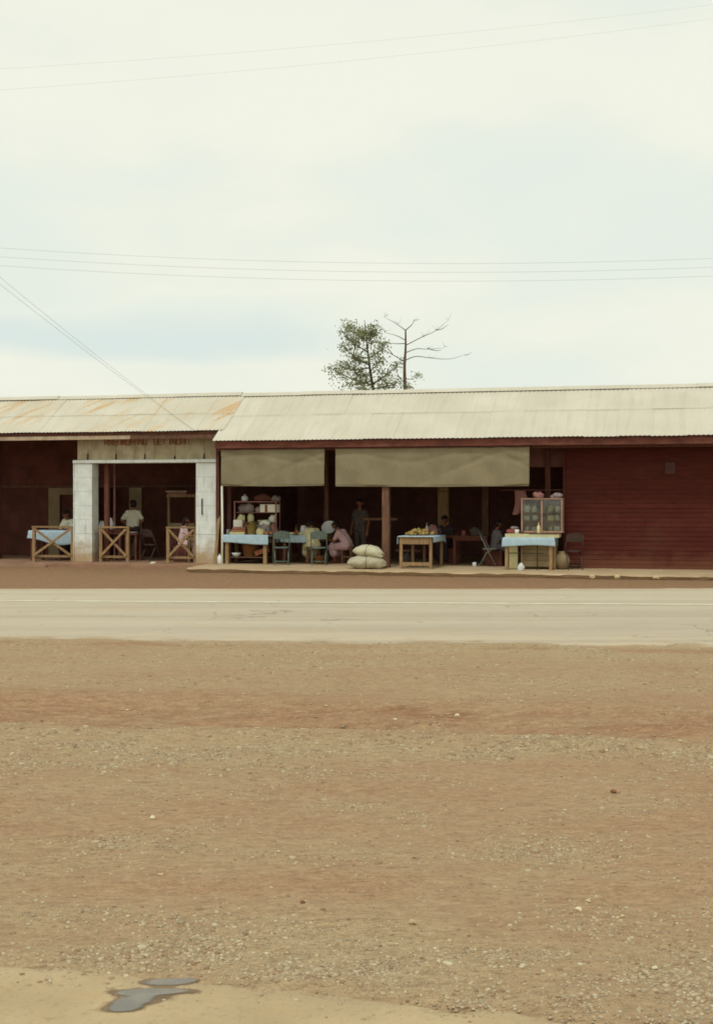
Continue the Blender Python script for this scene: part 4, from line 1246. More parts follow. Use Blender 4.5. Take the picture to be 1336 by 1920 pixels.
obj('basket_body', basket_mb(.125, .22), 'olive_straw', t, True); obj('rim', MB().lathe([(.122, .215), (.134, .22), (.134, .24), (.122, .245), (.112, .23)], n=20), 'olive_straw', t, True)
single('plastic_bag', bag_mb(.42, .16, .26, 3), 'plastic_grey', 'crumpled grey plastic bag between straw basket and case on the crowded stall', 'bag', -2.55, .20, TZ, smooth=True)
single('wrapped_package', bag_mb(.26, .16, .16, 5), 'cream', 'cream wrapped package right of the olive straw basket', 'package', -2.52, .00, TZ, smooth=True)
for k, (du, dv) in enumerate(((-.04, 0), (.05, .02), (.14, -.01), (.04, -.07))):
    single('orange', MB().ball((0, 0, .045), .045, n=12, m=8), 'fruit_orange', 'orange fruit at the right end of the crowded stall', 'orange', -2.40 + du + .02, -.03 + dv, TZ, 0, 'oranges on the crowded stall', True)
single('enamel_jug', MB().lathe([(.06, 0), (.07, .02), (.065, .12), (.045, .17), (.055, .20), (.05, .20), (.04, .16)]).tube([(.06, 0, .16), (.11, 0, .14), (.10, 0, .07), (.066, 0, .05)], .008, 6), 'metal_grey', 'grey enamel jug at the right end of the crowded stall', 'jug', -2.36, .12, TZ, smooth=True)
single('enamel_pot', MB().lathe([(.08, 0), (.09, .02), (.09, .10), (.07, .13), (.02, .15), (.022, .17), (.0205, .18)]), 'enamel_white', 'small white pot with lid on top of the pink-framed case', 'pot', -3.12, .46, TZ + .862, smooth=True)
single('cloth_bundle', bag_mb(.46, .28, .19, 8), 'dark_timber', 'dark red cloth bundle on top of the pink-framed case', 'bundle', -2.62, .46, TZ + .862, smooth=True)
single('cloth_bundle', bag_mb(.24, .2, .15, 9), 'plastic_grey', 'grey cloth bundle at the right end on top of the pink-framed case', 'bundle', -2.28, .46, TZ + .862, smooth=True)
for lab, mm, du, dz, w_, h_, sd in (('cream cloth packet on the middle shelf of the pink-framed case, at its left', 'cream', -.44, .316, .20, .20, 41), ('pale packet at the right on the middle shelf of the pink-framed case', 'card_white', .42, .316, .20, .19, 42), ('mauve-grey bundle at the left on the upper shelf of the pink-framed case', 'plastic_grey', -.30, .576, .42, .22, 43), ('pale blue-grey packet at the bottom right of the pink-framed case', 'enamel_white', .36, .042, .24, .20, 44), ('cream packet in the bottom middle of the pink-framed case', 'cream', .02, .042, .26, .22, 45)):
    single('packet', bag_mb(w_, .18, h_, sd), mm, lab, 'packet', -2.78 + du, .44, TZ + dz, 0, None, True)
for lab, mm, u_, v_, z_, w_, h_, sd in (
        ('tall cream sack of flour at the left of the pink-framed case, bottom shelf', 'cream', -3.20, .44, TZ + .042, .26, .24, 61), ('brown paper bundle beside the small white carton', 'card_brown', -2.99, .16, TZ, .20, .27, 62),
        ('pink wrapped bundle at the right front of the pink-framed case', 'pink_frame', -2.24, .22, TZ, .22, .28, 63), ('pale parcel heaped above the grey plastic bag', 'card_white', -2.50, .24, TZ + .24, .30, .13, 64),
        ('straw-coloured parcel above the olive basket', 'olive_straw', -2.78, .10, TZ + .20, .20, .14, 65), ('mauve parcel on the upper shelf, left of the striped carton', 'plastic_grey', -2.72, .42, TZ + .576, .20, .15, 66),
        ('dark red bundle on the ground behind the crowded stall', 'dark_timber', -2.35, 1.15, .1, .5, .55, 67), ('pale parcel heaped at the back of the bowls table', 'card_white', -1.60, 1.12, .832, .26, .2, 68),
        ('tan bundle on the floor behind the bowls table', 'card_brown', -1.2, 1.9, .1, .5, .7, 69), ('olive bundle on the worktop before the woman in faded pink', 'olive_straw', -1.12, 1.3, .70, .26, .22, 70)):
    single('wrapped_bundle', bag_mb(w_, .18, h_, sd), mm, lab, 'bundle', u_, v_, z_, 0, None, True)
# below the crowded stall
SZ = .1 + .182
single('enamel_basin', bowl_mb(.13, .10), 'enamel_white', 'white enamel basin on the low shelf, left under the crowded stall', 'basin', -3.24, .12, SZ, smooth=True)
t = thing('straw_basket', 'large brown straw basket under the crowded stall', 'basket', -2.92, .32, SZ)
obj('basket_body', basket_mb(.22, .30), 'brown_straw', t, True); obj('rim', MB().lathe([(.215, .295), (.235, .30), (.235, .325), (.215, .33), (.20, .31)], n=20), 'brown_straw', t, True)
carton('tilted reddish-brown carton under the crowded stall', -2.55, .22, SZ + .07, .32, .26, .12, 'card_brown', 0, 'card_red', R(-20))
t = thing('water_jug', 'white plastic jug standing on the walkway next to the white pillar', 'jug', -3.60, -.12, .098)
obj('jug_body', MB().lathe([(.075, 0), (.085, .02), (.085, .16), (.05, .21), (.03, .22), (.03, .245)]), 'enamel_white', t, True); obj('cap', MB().lathe([(.034, .246), (.034, .27), (.03, .273)]), 'metal_grey', t, True)
# props beside the pillar
single('awning_pole', MB().tube([(0, 0, 0), (.01, 0, 1.0), (0, 0, 2.02)], .030, 8), 'card_white', 'thin pale upright pole beside the right white pillar', 'pole', -3.53, -.14, .09, smooth=True)
single('plank', MB().bar((-.03, 0, 0), (.03, .12, 1.22), .075, .025), 'raw_timber', 'narrow timber plank leaning beside the right white pillar', 'plank', -3.66, -.22, .1)
# bowls table
Z2 = .832
single('enamel_bowl', bowl_mb(.12, .07), 'cream', 'cream bowl at the left end of the bowls table', 'bowl', -1.92, .66, Z2, smooth=True)
for k, (du, dv, dz) in enumerate(((-.04, 0, 0), (.04, .01, 0), (0, -.02, .05))):
    single('orange', MB().ball((0, 0, .04), .04, n=12, m=8), 'fruit_orange', 'orange fruit heaped on the bowls table', 'orange', -1.74 + du, .62 + dv, Z2 + dz, 0, 'oranges on the bowls table', True)
single('enamel_pitcher', MB().lathe([(.07, 0), (.085, .02), (.08, .16), (.055, .22), (.065, .25), (.06, .25), (.05, .21)]).tube([(.07, 0, .20), (.13, 0, .17), (.12, 0, .08), (.08, 0, .06)], .009, 6), 'enamel_white', 'white enamel pitcher beside the woman in cream', 'pitcher', -1.60, .68, Z2, smooth=True)
single('bottle', bottle_mb(.27, .036), 'olive_straw', 'dark bottle at the back of the bowls table', 'bottle', -1.88, .98, Z2, smooth=True)
single('glass_tumbler', MB().lathe([(.03, 0), (.036, .11), (.033, .11), (.028, .01)]), 'enamel_white', 'white tumbler behind the enamel pitcher', 'tumbler', -1.52, .88, Z2, smooth=True)
single('straw_basket', basket_mb(.13, .22), 'brown_straw', 'small brown straw basket under the bowls table, by the folding chair', 'basket', -1.05, .34, .1, smooth=True)
single('enamel_basin', bowl_mb(.20, .14), 'enamel_white', 'white basin held up behind the woman in cream', 'basin', -1.02, 1.18, .96, smooth=True).rotation_euler = (R(55), 0, -TH)
single('stool', MB().span((-.16, -.16, .40), (.16, .16, .44)).span((-.14, -.14, 0), (-.10, -.10, .40)).span((.10, -.14, 0), (.14, -.10, .40)).span((-.14, .10, 0), (-.10, .14, .40)).span((.10, .10, 0), (.14, .14, .40)).span((-.1, -.13, .15), (.1, -.11, .19)), 'old_timber', 'low timber stool under the woman in faded pink', 'stool', -.48, .95, .1)
single('stool', MB().span((-.16, -.16, .40), (.16, .16, .44)).span((-.14, -.14, 0), (-.10, -.10, .40)).span((.10, -.14, 0), (.14, -.10, .40)).span((-.14, .10, 0), (-.10, .14, .40)).span((.10, .10, 0), (.14, .14, .40)).span((-.1, -.13, .15), (.1, -.11, .19)), 'old_timber', 'low timber stool under the woman in cream', 'stool', -1.28, .52, .1)
single('work_table', MB().span((-.45, -.22, .56), (.45, .22, .60)).span((-.42, -.2, 0), (-.37, -.15, .56)).span((.37, -.2, 0), (.42, -.15, .56)).span((-.42, .15, 0), (-.37, .2, .56)).span((.37, .15, 0), (.42, .2, .56)), 'old_timber', 'low worktop in front of the woman in faded pink', 'table', -1.02, 1.22, .1)
for lab, mm, u_, v_, r_, h_ in (('cream bowl beside the heap of oranges on the bowls table', 'cream', -1.62, .58, .10, .06), ('grey bowl at the back of the bowls table', 'metal_grey', -1.70, 1.02, .13, .08), ('white bowl at the back right of the bowls table', 'enamel_white', -1.46, 1.05, .11, .07)):
    single('enamel_bowl', bowl_mb(r_, h_), mm, lab, 'bowl', u_, v_, Z2, smooth=True)
single('straw_basket', basket_mb(.24, .34), 'brown_straw', 'tall brown straw basket in the shade behind the woman in faded pink', 'basket', .12, 1.35, .1, smooth=True)
single('plastic_bag', bag_mb(.34, .3, .30, 51), 'garment_dark', 'dark bag on the floor in the shade right of the front post', 'bag', 1.15, .7, .1, smooth=True)
# fruit table: bananas and yellow fruit heaped
Z3 = .872
for k in range(44):
    a = random.random() * 6.28; rr = math.sqrt(random.random())
    x, y = rr * .34 * math.cos(a), rr * .42 * math.sin(a)
    hgt = .10 * max(0, 1 - rr ** 2); r_ = random.uniform(.034, .05)
    mm = random.choice(['fruit_yellow', 'fruit_yellow', 'fruit_yellow', 'fruit_green', 'fruit_green', 'fruit_orange'])
    single('fruit', MB().ball((0, 0, r_), r_, 1.0, 1.0, random.uniform(.85, 1.05), 9, 6), mm, {'fruit_yellow': 'yellow fruit in the heap on the open-framed table', 'fruit_green': 'greenish fruit in the heap on the open-framed table', 'fruit_orange': 'reddish fruit in the heap on the open-framed table'}[mm], 'fruit', 1.72 + x, -.45 + y, Z3 + hgt * random.choice([.0, .5, 1.0]), 0, {'fruit_yellow': 'yellow fruit heap', 'fruit_green': 'greenish fruit heap', 'fruit_orange': 'reddish fruit heap'}[mm], True)
for k, (u_, v_, w_, h_, mm, lab) in enumerate(((1.62, .02, .22, .14, 'brown_straw', 'brown parcel behind the fruit heap, left of the grey bottle'), (2.0, .36, .22, .17, 'garment_dark', 'dark parcel at the far right of the fruit table'), (1.80, .34, .2, .2, 'pink_frame', 'pink parcel at the back of the fruit table'))):
    single('wrapped_bundle', bag_mb(w_, .16, h_, 80 + k), mm, lab, 'bundle', u_, v_, Z3, 0, None, True)
single('bottle', bottle_mb(.30, .045), 'metal_grey', 'grey bottle standing in the fruit heap', 'bottle', 1.86, -.30, Z3, smooth=True)
single('plastic_bag', bag_mb(.26, .2, .24, 12), 'pink_frame', 'pinkish bag behind the grey bottle on the fruit table', 'bag', 1.95, .1, Z3, smooth=True)
single('straw_basket', basket_mb(.16, .15), 'brown_straw', 'brown straw basket at the back of the fruit table', 'basket', 1.62, .25, Z3, smooth=True)
single('tin_can', MB().lathe([(.05, 0), (.052, .004), (.052, .12), (.047, .125), (.047, .12)]), 'card_red', 'reddish tin on the dark table behind the fruit', 'can', 2.55, 1.0, .842, smooth=True)
single('plastic_bag', bag_mb(.34, .24, .2, 14), 'garment_dark', 'dark bag on the table behind the fruit', 'bag', 2.85, 1.1, .842, smooth=True)
single('enamel_mug', MB().lathe([(.045, 0), (.05, .01), (.05, .10), (.046, .10), (.044, .012)]), 'enamel_white', 'white mug on the floor left of the angled folding chair', 'mug', 2.95, .25, .1, smooth=True)
# stall with the two-door glass case
Z4 = .852
t = thing('counter_box', 'long cream counter box on the cloth of the glass case stall', 'counter', 4.47, -.52, Z4)
obj('box_body', MB().span((-.62, -.27, 0), (.66, .27, .085)), 'cream', t, bevel=.006); obj('box_rail', MB().span((-.05, -.285, .088), (.66, -.24, .108)), 'dark_timber', t)
gc = case('two-door glass case beside the dark red boards', 4.70, -.42, Z4 + .115, .98, .36, .82, 'pale_frame', 2, [.27, .47])
obj('added_back_panel', MB().span((-.45, .165, .045), (.45, .175, .785)), 'plastic_grey', gc)  # grey backboard added so the dimly lit case looks paler
GB = Z4 + .115
rowsd = [(.286, .18), (.486, .20), (.041, .16)]
k = 0
for zz, hh in rowsd:
    for i in range(5):
        x = -.36 + .18 * i + random.uniform(-.02, .02); k += 1
        mm = ['cream', 'plastic_grey', 'card_white', 'enamel_white', 'card_white'][(k * 3 + i) % 5]
        row = {.286: 'middle', .486: 'upper', .041: 'lower'}[zz]
        side = ['far left', 'left', 'centre', 'right', 'far right'][i]
        col = {'cream': 'cream', 'plastic_grey': 'mauve-grey', 'metal_grey': 'grey', 'enamel_white': 'white', 'card_white': 'pale'}[mm]
        lab = f'{col} packet, {side} on the {row} shelf of the two-door glass case'
        if (k + i) % 3 == 0:
            single('packet', bag_mb(.15, .12, hh * random.uniform(.7, .9), k), mm, lab, 'packet', 4.70 + x, -.40, GB + zz, 0, None, True)
        elif (k + i) % 3 == 1:
            single('packet', box_mb(.14, .12, hh * random.uniform(.55, .85)), mm, lab, 'packet', 4.70 + x, -.40, GB + zz, random.uniform(-.2, .2), None, False, .006)
        else:
            single('packet', MB().lathe([(.06, 0), (.066, .01), (.064, hh * .55), (.035, hh * .66), (.035, hh * .74)]), mm, lab.replace('packet', 'jar-shaped packet'), 'packet', 4.70 + x, -.40, GB + zz, 0, None, True)
single('bottle', bottle_mb(.27, .04), 'cream', 'pale bottle before the mullion of the two-door glass case', 'bottle', 4.64, -.72, Z4 + .087, smooth=True)
single('enamel_cup', MB().lathe([(.04, 0), (.05, .01), (.055, .10), (.05, .10), (.04, .015)]), 'enamel_white', 'white cup on the counter box, left of the glass case', 'cup', 4.12, -.66, Z4 + .087, smooth=True)
single('tin_can', MB().lathe([(.05, 0), (.052, .004), (.052, .06), (.047, .065), (.047, .06)]), 'dark_timber', 'low dark tin on the counter box, beside the white cup', 'can', 4.24, -.70, Z4 + .087, smooth=True)
single('plastic_bag', bag_mb(.30, .2, .10, 21), 'card_red', 'reddish bag at the left end of the counter box', 'bag', 3.98, -.42, Z4 + .087, smooth=True)
single('paper_packet', bag_mb(.2, .14, .07, 22), 'plastic_grey', 'grey paper packet on the reddish bag, left of the glass case', 'packet', 4.02, -.42, Z4 + .185, smooth=True)
single('paper_packet', bag_mb(.28, .2, .14, 23), 'pink_towel', 'pinkish packet on top of the two-door glass case', 'packet', 4.60, -.40, GB + .822, smooth=True)
single('paper_packet', bag_mb(.26, .2, .12, 24), 'plastic_grey', 'mauve-grey packet at the right end on top of the two-door glass case', 'packet', 5.02, -.40, GB + .822, smooth=True)
# below that stall
single('plank', MB().span((-.10, -.012, 0), (.10, .012, .60)), 'cream', 'upright cream board under the glass case stall, left side', 'plank', 4.02, -.52, .1)
t = thing('crate', 'large pale timber crate under the glass case stall', 'crate', 4.62, -.36, .1)
for i in range(4):
    obj('slat', MB().span((-.42, -.20, .06 + i * .135), (.42, -.18, .06 + i * .135 + .125)), 'beige_panel', t)
obj('crate_body', MB().span((-.40, -.176, .04), (.40, .20, .60)), 'beige_panel', t)
for x in (-.39, .39): obj('corner_batten', MB().span((x - .03, -.225, 0), (x + .03, -.202, .61)), 'raw_timber', t)
single('cooking_stand', MB().tube([(-.55, 0, .40), (.35, 0, .40)], .010, 6).tube([(-.25, 0, 0), (-.25, 0, .74)], .012, 6).tube([(.20, 0, 0), (.20, 0, .74)], .012, 6), 'iron_dark', 'dark iron rod stand under the front of the glass case stall', 'stand', 4.42, -.80, .08, smooth=True)
single('plastic_bag', bag_mb(.16, .14, .17, 31), 'enamel_white', 'small white bag on the walkway before the glass case stall', 'bag', 4.24, -.98, .075, smooth=True)
single('clay_pot', MB().lathe([(.10, 0), (.17, .08), (.20, .2), (.17, .32), (.11, .38), (.13, .42), (.12, .42)]), 'beige_panel', 'round tan pot under the right end of the glass case stall', 'pot', 5.16, -.42, .1, smooth=True)
# hanging things
def hanging(name, label, cat, u, v, z0, z1, w, m, seed):
    rn = random.Random(seed); nx, ny = 16, 18; mb = MB(); p = rn.uniform(0, 6)
    for j in range(ny + 1):
        t_ = j / ny; ww = w * (.72 + .28 * (1 - t_)) 
        for i in range(nx + 1):
            x = -ww / 2 + ww * i / nx
            mb.v.append((x + .03 * math.sin(t_ * 4 + p), .05 * math.sin(x * 22 + p) * (.4 + .6 * (1 - t_)), (z1 - z0) * t_ + .04 * math.sin(x * 9 + p) * (1 - t_)))
    for j in range(ny):
        for i in range(nx):
            a = j * (nx + 1) + i; mb.f.append((a, a + 1, a + nx + 2, a + nx + 1))
    o = single(name, mb, m, label, cat, u, v, z0, 0, None, True)
    so = o.modifiers.new('s', 'SOLIDIFY'); so.thickness = .006
hanging('hung_garment', 'pinkish towel hanging left of the two-door glass case', 'towel', 4.10, .05, 1.42, 1.98, .36, 'pink_towel', 2)
single('clothes_line', MB().tube([(-3.55, 1.5, 2.02), (-1.2, 1.5, 1.96), (0.4, 1.5, 1.95), (2.4, 1.5, 1.97), (5.23, 1.5, 2.05)], .006, 5), 'iron_dark', 'thin line strung across the market interior', 'line', 0, 0, 0)
single('rail_pole', MB().tube([(3.6, .05, 1.985), (5.24, .05, 1.985)], .012, 6), 'dark_timber', 'thin pole carrying the pinkish towel', 'pole', 0, 0, 0)
# inside the pillared shop
t = thing('pass_window', 'light timber framed hatch behind the seated girl', 'window', -5.55, 2.2, .1)
obj('side_post', MB().span((-.44, -.03, 0), (-.37, .03, 1.72)), 'raw_timber', t); obj('side_post', MB().span((.37, -.03, 0), (.44, .03, 1.72)), 'raw_timber', t)
obj('header', MB().span((-.46, -.035, 1.722), (.46, .035, 1.80)), 'raw_timber', t); obj('counter_ledge', MB().span((-.368, -.04, .86), (.368, .04, 1.0)), 'beige_panel', t)
obj('lower_panel', MB().span((-.368, -.02, .0), (.368, .02, .858)), 'interior_wall', t); obj('cover_board', MB().span((-.44, -.14, 1.86), (.18, .06, 1.90)), 'white_board', t)
obj('cover_support', MB().span((-.42, -.05, 1.80), (.14, -.02, 1.858)), 'pink_frame', t)
for i, (u_, lab) in enumerate(((-7.34, 'small white pitcher beside the left pillar, behind the railing'), (-7.10, 'taller white pitcher behind the doorway railing'))):
    single('enamel_pitcher', MB().lathe([(.07, 0), (.085, .02), (.08, .15 + .06 * i), (.05, .20 + .08 * i), (.06, .23 + .08 * i), (.055, .23 + .08 * i), (.045, .19 + .08 * i)]).tube([(.06, 0, .18), (.12, 0, .16), (.115, 0, .08), (.08, 0, .06)], .009, 6), 'enamel_white', lab, 'pitcher', u_, .85, .942, smooth=True)
single('plate', bowl_mb(.14, .03), 'enamel_white', 'white plate on the small table beside the standing man', 'plate', -6.48, .95, .845, smooth=True)
single('side_table', MB().span((-.2, -.2, .70), (.2, .2, .74)).span((-.17, -.17, 0), (-.12, -.12, .7)).span((.12, -.17, 0), (.17, -.12, .7)).span((-.17, .12, 0), (-.12, .17, .7)).span((.12, .12, 0), (.17, .17, .7)), 'dark_timber', 'small dark table beside the standing man', 'table', -6.48, .95, .1)
single('box_seat', MB().span((-.2, -.2, 0), (.2, .2, .50)), 'dark_timber', 'dark box seat under the person at the far left table', 'seat', -8.58, 1.42, .1, bevel=.01)
single('box_seat', MB().span((-.2, -.18, 0), (.2, .18, .42)), 'dark_timber', 'dark box seat under the girl in pale pink', 'seat', -4.96, .72, .1, bevel=.01)
single('box_seat', MB().span((-.2, -.18, 0), (.2, .18, .41)), 'dark_timber', 'dark box seat behind the fruit table', 'seat', 2.02, 1.58, .1, bevel=.01)
single('box_seat', MB().span((-.2, -.18, 0), (.2, .18, .39)), 'dark_timber', 'dark box seat under the child in grey', 'seat', 3.42, .55, .1, bevel=.01)
single('wall_notice', MB().span((-.12, -.004, -.14), (.12, .004, .14)), 'paper', 'faded paper notice high on the dark red boards', 'notice', 7.66, -.038, 2.50)
single('paper_scrap', bag_mb(.16, .12, .05, 77), 'card_white', 'crumpled white scrap of paper on the step below the doorway', 'litter', -5.35, -.38, .09, 0, None, True)

# ------------------------------------------------------------------ trees behind the roof
def tree_frame(name, label, x, y):
    o = bpy.data.objects.new(name, None); COL.objects.link(o); o.location = (x, y, -.05); return tag(o, label, 'tree')
def limb(mb, pts, r0, r1, n=7, sub=5):
    P = [Vector(p) for p in pts]; out = []; rr = []
    for i in range(len(P) - 1):
        p0 = P[max(i - 1, 0)]; p1 = P[i]; p2 = P[i + 1]; p3 = P[min(i + 2, len(P) - 1)]
        for k in range(sub):
            t = k / sub
            out.append(.5 * ((2 * p1) + (-p0 + p2) * t + (2 * p0 - 5 * p1 + 4 * p2 - p3) * t * t + (-p0 + 3 * p1 - 3 * p2 + p3) * t ** 3))
    out.append(P[-1]); N = len(out)
    mb.tube(out, [r0 + (r1 - r0) * i / (N - 1) for i in range(N)], n)
    return out
TY = 60.0; PXM = TY / 2450
def tp(px, py, dy=0.0): return ((px - 700) * PXM, dy, 1.80 + (937 - py) * PXM)
tree = tree_frame('leafy_tree', 'slender leafy green tree rising behind the roof, left of a bare one', (700 - 668) * PXM, TY)
tk = MB(); rn = random.Random(4)
limb(tk, [(.35, 0, 0), (.3, .05, 3), (.14, 0, 6.2), tp(700, 735), tp(693, 690, .1), tp(688, 650), tp(683, 600, .05)], .15, .012)
clumps = []
spec = [((696, 722), (617, 692), .045), ((694, 715), (655, 722), .04), ((698, 720), (740, 690), .045), ((697, 728), (735, 722), .04), ((692, 690), (645, 690), .04), ((692, 685), (645, 655), .04), ((690, 672), (720, 652), .04), ((688, 660), (642, 625), .035), ((687, 655), (700, 612), .03), ((686, 640), (652, 612), .03), ((690, 700), (715, 672), .03), ((685, 630), (697, 626), .025), ((695, 705), (668, 700), .03), ((698, 735), (670, 735), .04), ((690, 680), (660, 672), .03), ((686, 640), (672, 618), .025)]
for (a, b, r_) in spec:
    dy = rn.uniform(-.8, .8)
    pa, pb = Vector(tp(*a)), Vector(tp(b[0], b[1], dy))
    mid = (pa + pb) / 2 + Vector((rn.uniform(-.05, .05), 0, -.06))
    pth = limb(tk, [pa, mid, pb], r_, .008, 5, 4)
    for q in pth[3:]: clumps.append((q, .13))
    for _ in range(2):
        q = pth[rn.randrange(3, len(pth))]; e_ = q + Vector((rn.uniform(-.35, .35), rn.uniform(-.4, .4), rn.uniform(.05, .32)))
        limb(tk, [q, (q + e_) / 2 + Vector((0, 0, .03)), e_], .012, .004, 4, 2); clumps += [(e_, .17), ((q + e_) / 2, .13)]
obj('trunk', tk, 'bark', tree, True)
for px, py in [(650, 625), (660, 640), (672, 632), (680, 645), (664, 655), (655, 668), (676, 622), (690, 628), (700, 648), (692, 660), (662, 688), (650, 688), (708, 662), (640, 712), (655, 716), (672, 712), (684, 718), (712, 708), (722, 716), (735, 706), (628, 704), (720, 698), (668, 672), (682, 692), (648, 610), (696, 640), (664, 700), (712, 728), (642, 728), (684, 732)]:
    clumps.append((Vector(tp(px, py, rn.uniform(-.6, .6))), .22))
LV, LF = [], []
for q, s in clumps:
    for _ in range(int(30 * s / .17 * rn.uniform(.5, 1.3))):
        c = q + Vector((rn.gauss(0, s), rn.gauss(0, s), rn.gauss(0, s * .8)))
        L = rn.uniform(.045, .085); 
        d = Vector((rn.gauss(0, 1), rn.gauss(0, 1), rn.gauss(-.2, .7))).normalized(); e_ = d.cross(Vector((rn.gauss(0, 1), rn.gauss(0, 1), rn.gauss(0, 1)))).normalized()
        b = len(LV)
        LV += [tuple(c - d * L), tuple(c + e_ * L * .45), tuple(c + d * L), tuple(c - e_ * L * .45)]; LF.append((b, b + 1, b + 2, b + 3))
mb = MB(); mb.v, mb.f = LV, LF
obj('crown', mb, 'leaf', tree)

bt = tree_frame('bare_tree', 'thin bare tree with long upswept branches behind the roof', (700 - 668) * PXM, TY - .5)
tk = MB()
limb(tk, [(1.42, 0, 0), (1.45, 0, 4), tp(758, 740), tp(757, 690), tp(759, 655), tp(759, 622)], .12, .035)
for pts in ([(757, 680), (735, 667), (716, 654), (722, 642)], [(760, 650), (790, 634), (815, 622), (838, 602)], [(758, 622), (745, 612), (720, 597)], [(759, 622), (768, 615), (773, 609), (774, 604)], [(759, 664), (780, 656), (800, 656), (832, 653)], [(759, 678), (778, 671), (805, 674), (840, 676), (870, 668)], [(757, 640), (742, 632), (720, 626)], [(758, 647), (740, 648), (720, 646)], [(758, 712), (772, 712), (783, 704)], [(757, 720), (746, 708), (742, 698)], [(815, 622), (826, 620), (838, 612)], [(800, 656), (815, 660), (826, 659)], [(735, 667), (728, 658), (724, 652)]):
    dy = rn.uniform(-.7, .7)
    limb(tk, [tp(p[0], p[1], dy * i / len(pts)) for i, p in enumerate(pts)], .024, .005, 5, 4)
for (px, py) in [(838, 602), (832, 653), (870, 668), (720, 597), (774, 604), (720, 626), (720, 646), (815, 622), (800, 656), (805, 674), (790, 634), (745, 612)]:
    for _ in range(3):
        a_ = Vector(tp(px, py, rn.uniform(-.3, .3))); b_ = a_ + Vector((rn.uniform(-.25, .35), rn.uniform(-.2, .2), rn.uniform(.02, .3)))
        limb(tk, [a_, (a_ + b_) / 2 + Vector((.03, 0, -.02)), b_], .007, .003, 4, 2)
obj('trunk', tk, 'bark_pale', bt, True)
LV, LF = [], []
for px, py, s, n in [(778, 708, .14, 50), (757, 725, .16, 70), (782, 704, .07, 20), (745, 715, .1, 30), (722, 645, .05, 8), (765, 728, .12, 40)]:
    for _ in range(n):
        c = Vector(tp(px, py)) + Vector((rn.gauss(0, s), rn.gauss(0, s), rn.gauss(0, s * .7))); L = rn.uniform(.04, .08)
        d = Vector((rn.gauss(0, 1), rn.gauss(0, 1), rn.gauss(0, .7))).normalized(); e_ = d.cross(Vector((rn.gauss(0, 1), rn.gauss(0, 1), rn.gauss(0, 1)))).normalized(); b = len(LV)
        LV += [tuple(c - d * L), tuple(c + e_ * L * .45), tuple(c + d * L), tuple(c - e_ * L * .45)]; LF.append((b, b + 1, b + 2, b + 3))
mb = MB(); mb.v, mb.f = LV, LF
obj('crown', mb, 'leaf', bt)

# ------------------------------------------------------------------ overhead wires
def wire(label, f, x0, x1, r, group='overhead wires along the road'):
    mb = MB(); mb.tube([f(x0 + (x1 - x0) * i / 48) for i in range(49)], r, 5)
    tag(obj('overhead_wire', mb, 'wire', None, True), label, 'wire', group)
for k, lab in enumerate(('lowest of the three parallel wires across the sky', 'middle one of the three parallel wires across the sky', 'highest of the three parallel wires across the sky')):
    wire(lab, lambda x, k=k: (x, 24.0 + .02 * k, 5.77 + .165 * k - .0146 * x + .00415 * x * x), -26, 26, .0020)
wire('faint upper wire rising to the right near the top of the sky', lambda x: (x, 15, 6.78 + .10 * x + .004 * x * x), -22, 22, .0006)
wire('second faint wire rising to the right near the top of the sky', lambda x: (x, 15, 6.98 + .09 * x + .004 * x * x), -22, 22, .0006)
A0, A1 = Vector((-9.8, 25.5, 8.3)), W(-4.15, -.44, 3.50)
for k, lab in enumerate(('slanting service wire dropping onto the rusty eave', 'second slanting service wire, just above its twin')):
    wire(lab, lambda t_, k=k: tuple(A0.lerp(A1, t_) + Vector((0, -.02 * k, .22 * k * (1 - t_) - .5 * t_ * (1 - t_) + .012 * k))), 0, 1, .0030, 'service wires to the shop')

# ------------------------------------------------------------------ stones and gravel
def rock_mb(s, rn, n=2):
    bm = bmesh.new(); bmesh.ops.create_icosphere(bm, subdivisions=n, radius=1)
    ax = [rn.uniform(.8, 1.25), rn.uniform(.7, 1.0), rn.uniform(.5, .75)]
    pl = [(Vector((rn.gauss(0, 1), rn.gauss(0, 1), rn.gauss(0, 1))).normalized(), rn.uniform(.55, .85)) for _ in range(7)]
    for v in bm.verts:
        p = v.co.copy()
        for nn_, d in pl:
            k = p.dot(nn_)
            if k > d: p -= nn_ * (k - d)
        v.co = Vector((p.x * ax[0], p.y * ax[1], p.z * ax[2])) * s
    me = bpy.data.meshes.new('stone'); bm.to_mesh(me); bm.free(); return me
simple('stone_pale', srgb(196, 176, 136), .9, 20, .15, .4, .004)
simple('stone_red', srgb(140, 96, 72), .9, 20, .15, .4, .004)
simple('stone_white', srgb(220, 208, 176), .9, 20, .12, .4, .004)
stones = [(773, 1741, 'stone_pale', .020, 'tan stone with a dark underside near the middle of the near gravel'), (1085, 1706, 'stone_white', .017, 'pale stone, left of a close pair on the near right dirt'), (1103, 1692, 'stone_pale', .014, 'tan stone, right of a close pair on the near right dirt'), (1150, 1489, 'stone_red', .024, 'reddish stone lying alone on the right of the dirt'), (285, 1534, 'stone_white', .020, 'pale stone lying alone on the left of the dirt'), (237, 1318, 'stone_white', .019, 'white stone on the left rim of the red wheel rut'), (740, 1347, 'stone_white', .020, 'white stone in the middle of the red wheel rut'), (856, 1341, 'stone_white', .024, 'widest white stone on the rim of the red wheel rut'), (567, 1701, 'stone_red', .014, 'small reddish stone left of the middle, on the near gravel'), (1168, 1718, 'stone_pale', .012, 'small tan stone at the near right, past the close pair'), (300, 1640, 'stone_pale', .014, 'small tan stone on the near left gravel'), (1228, 1816, 'stone_white', .016, 'pale stone at the lower right corner of the dirt'), (940, 1522, 'stone_pale', .013, 'small tan stone on the open dirt, left of the reddish one')]
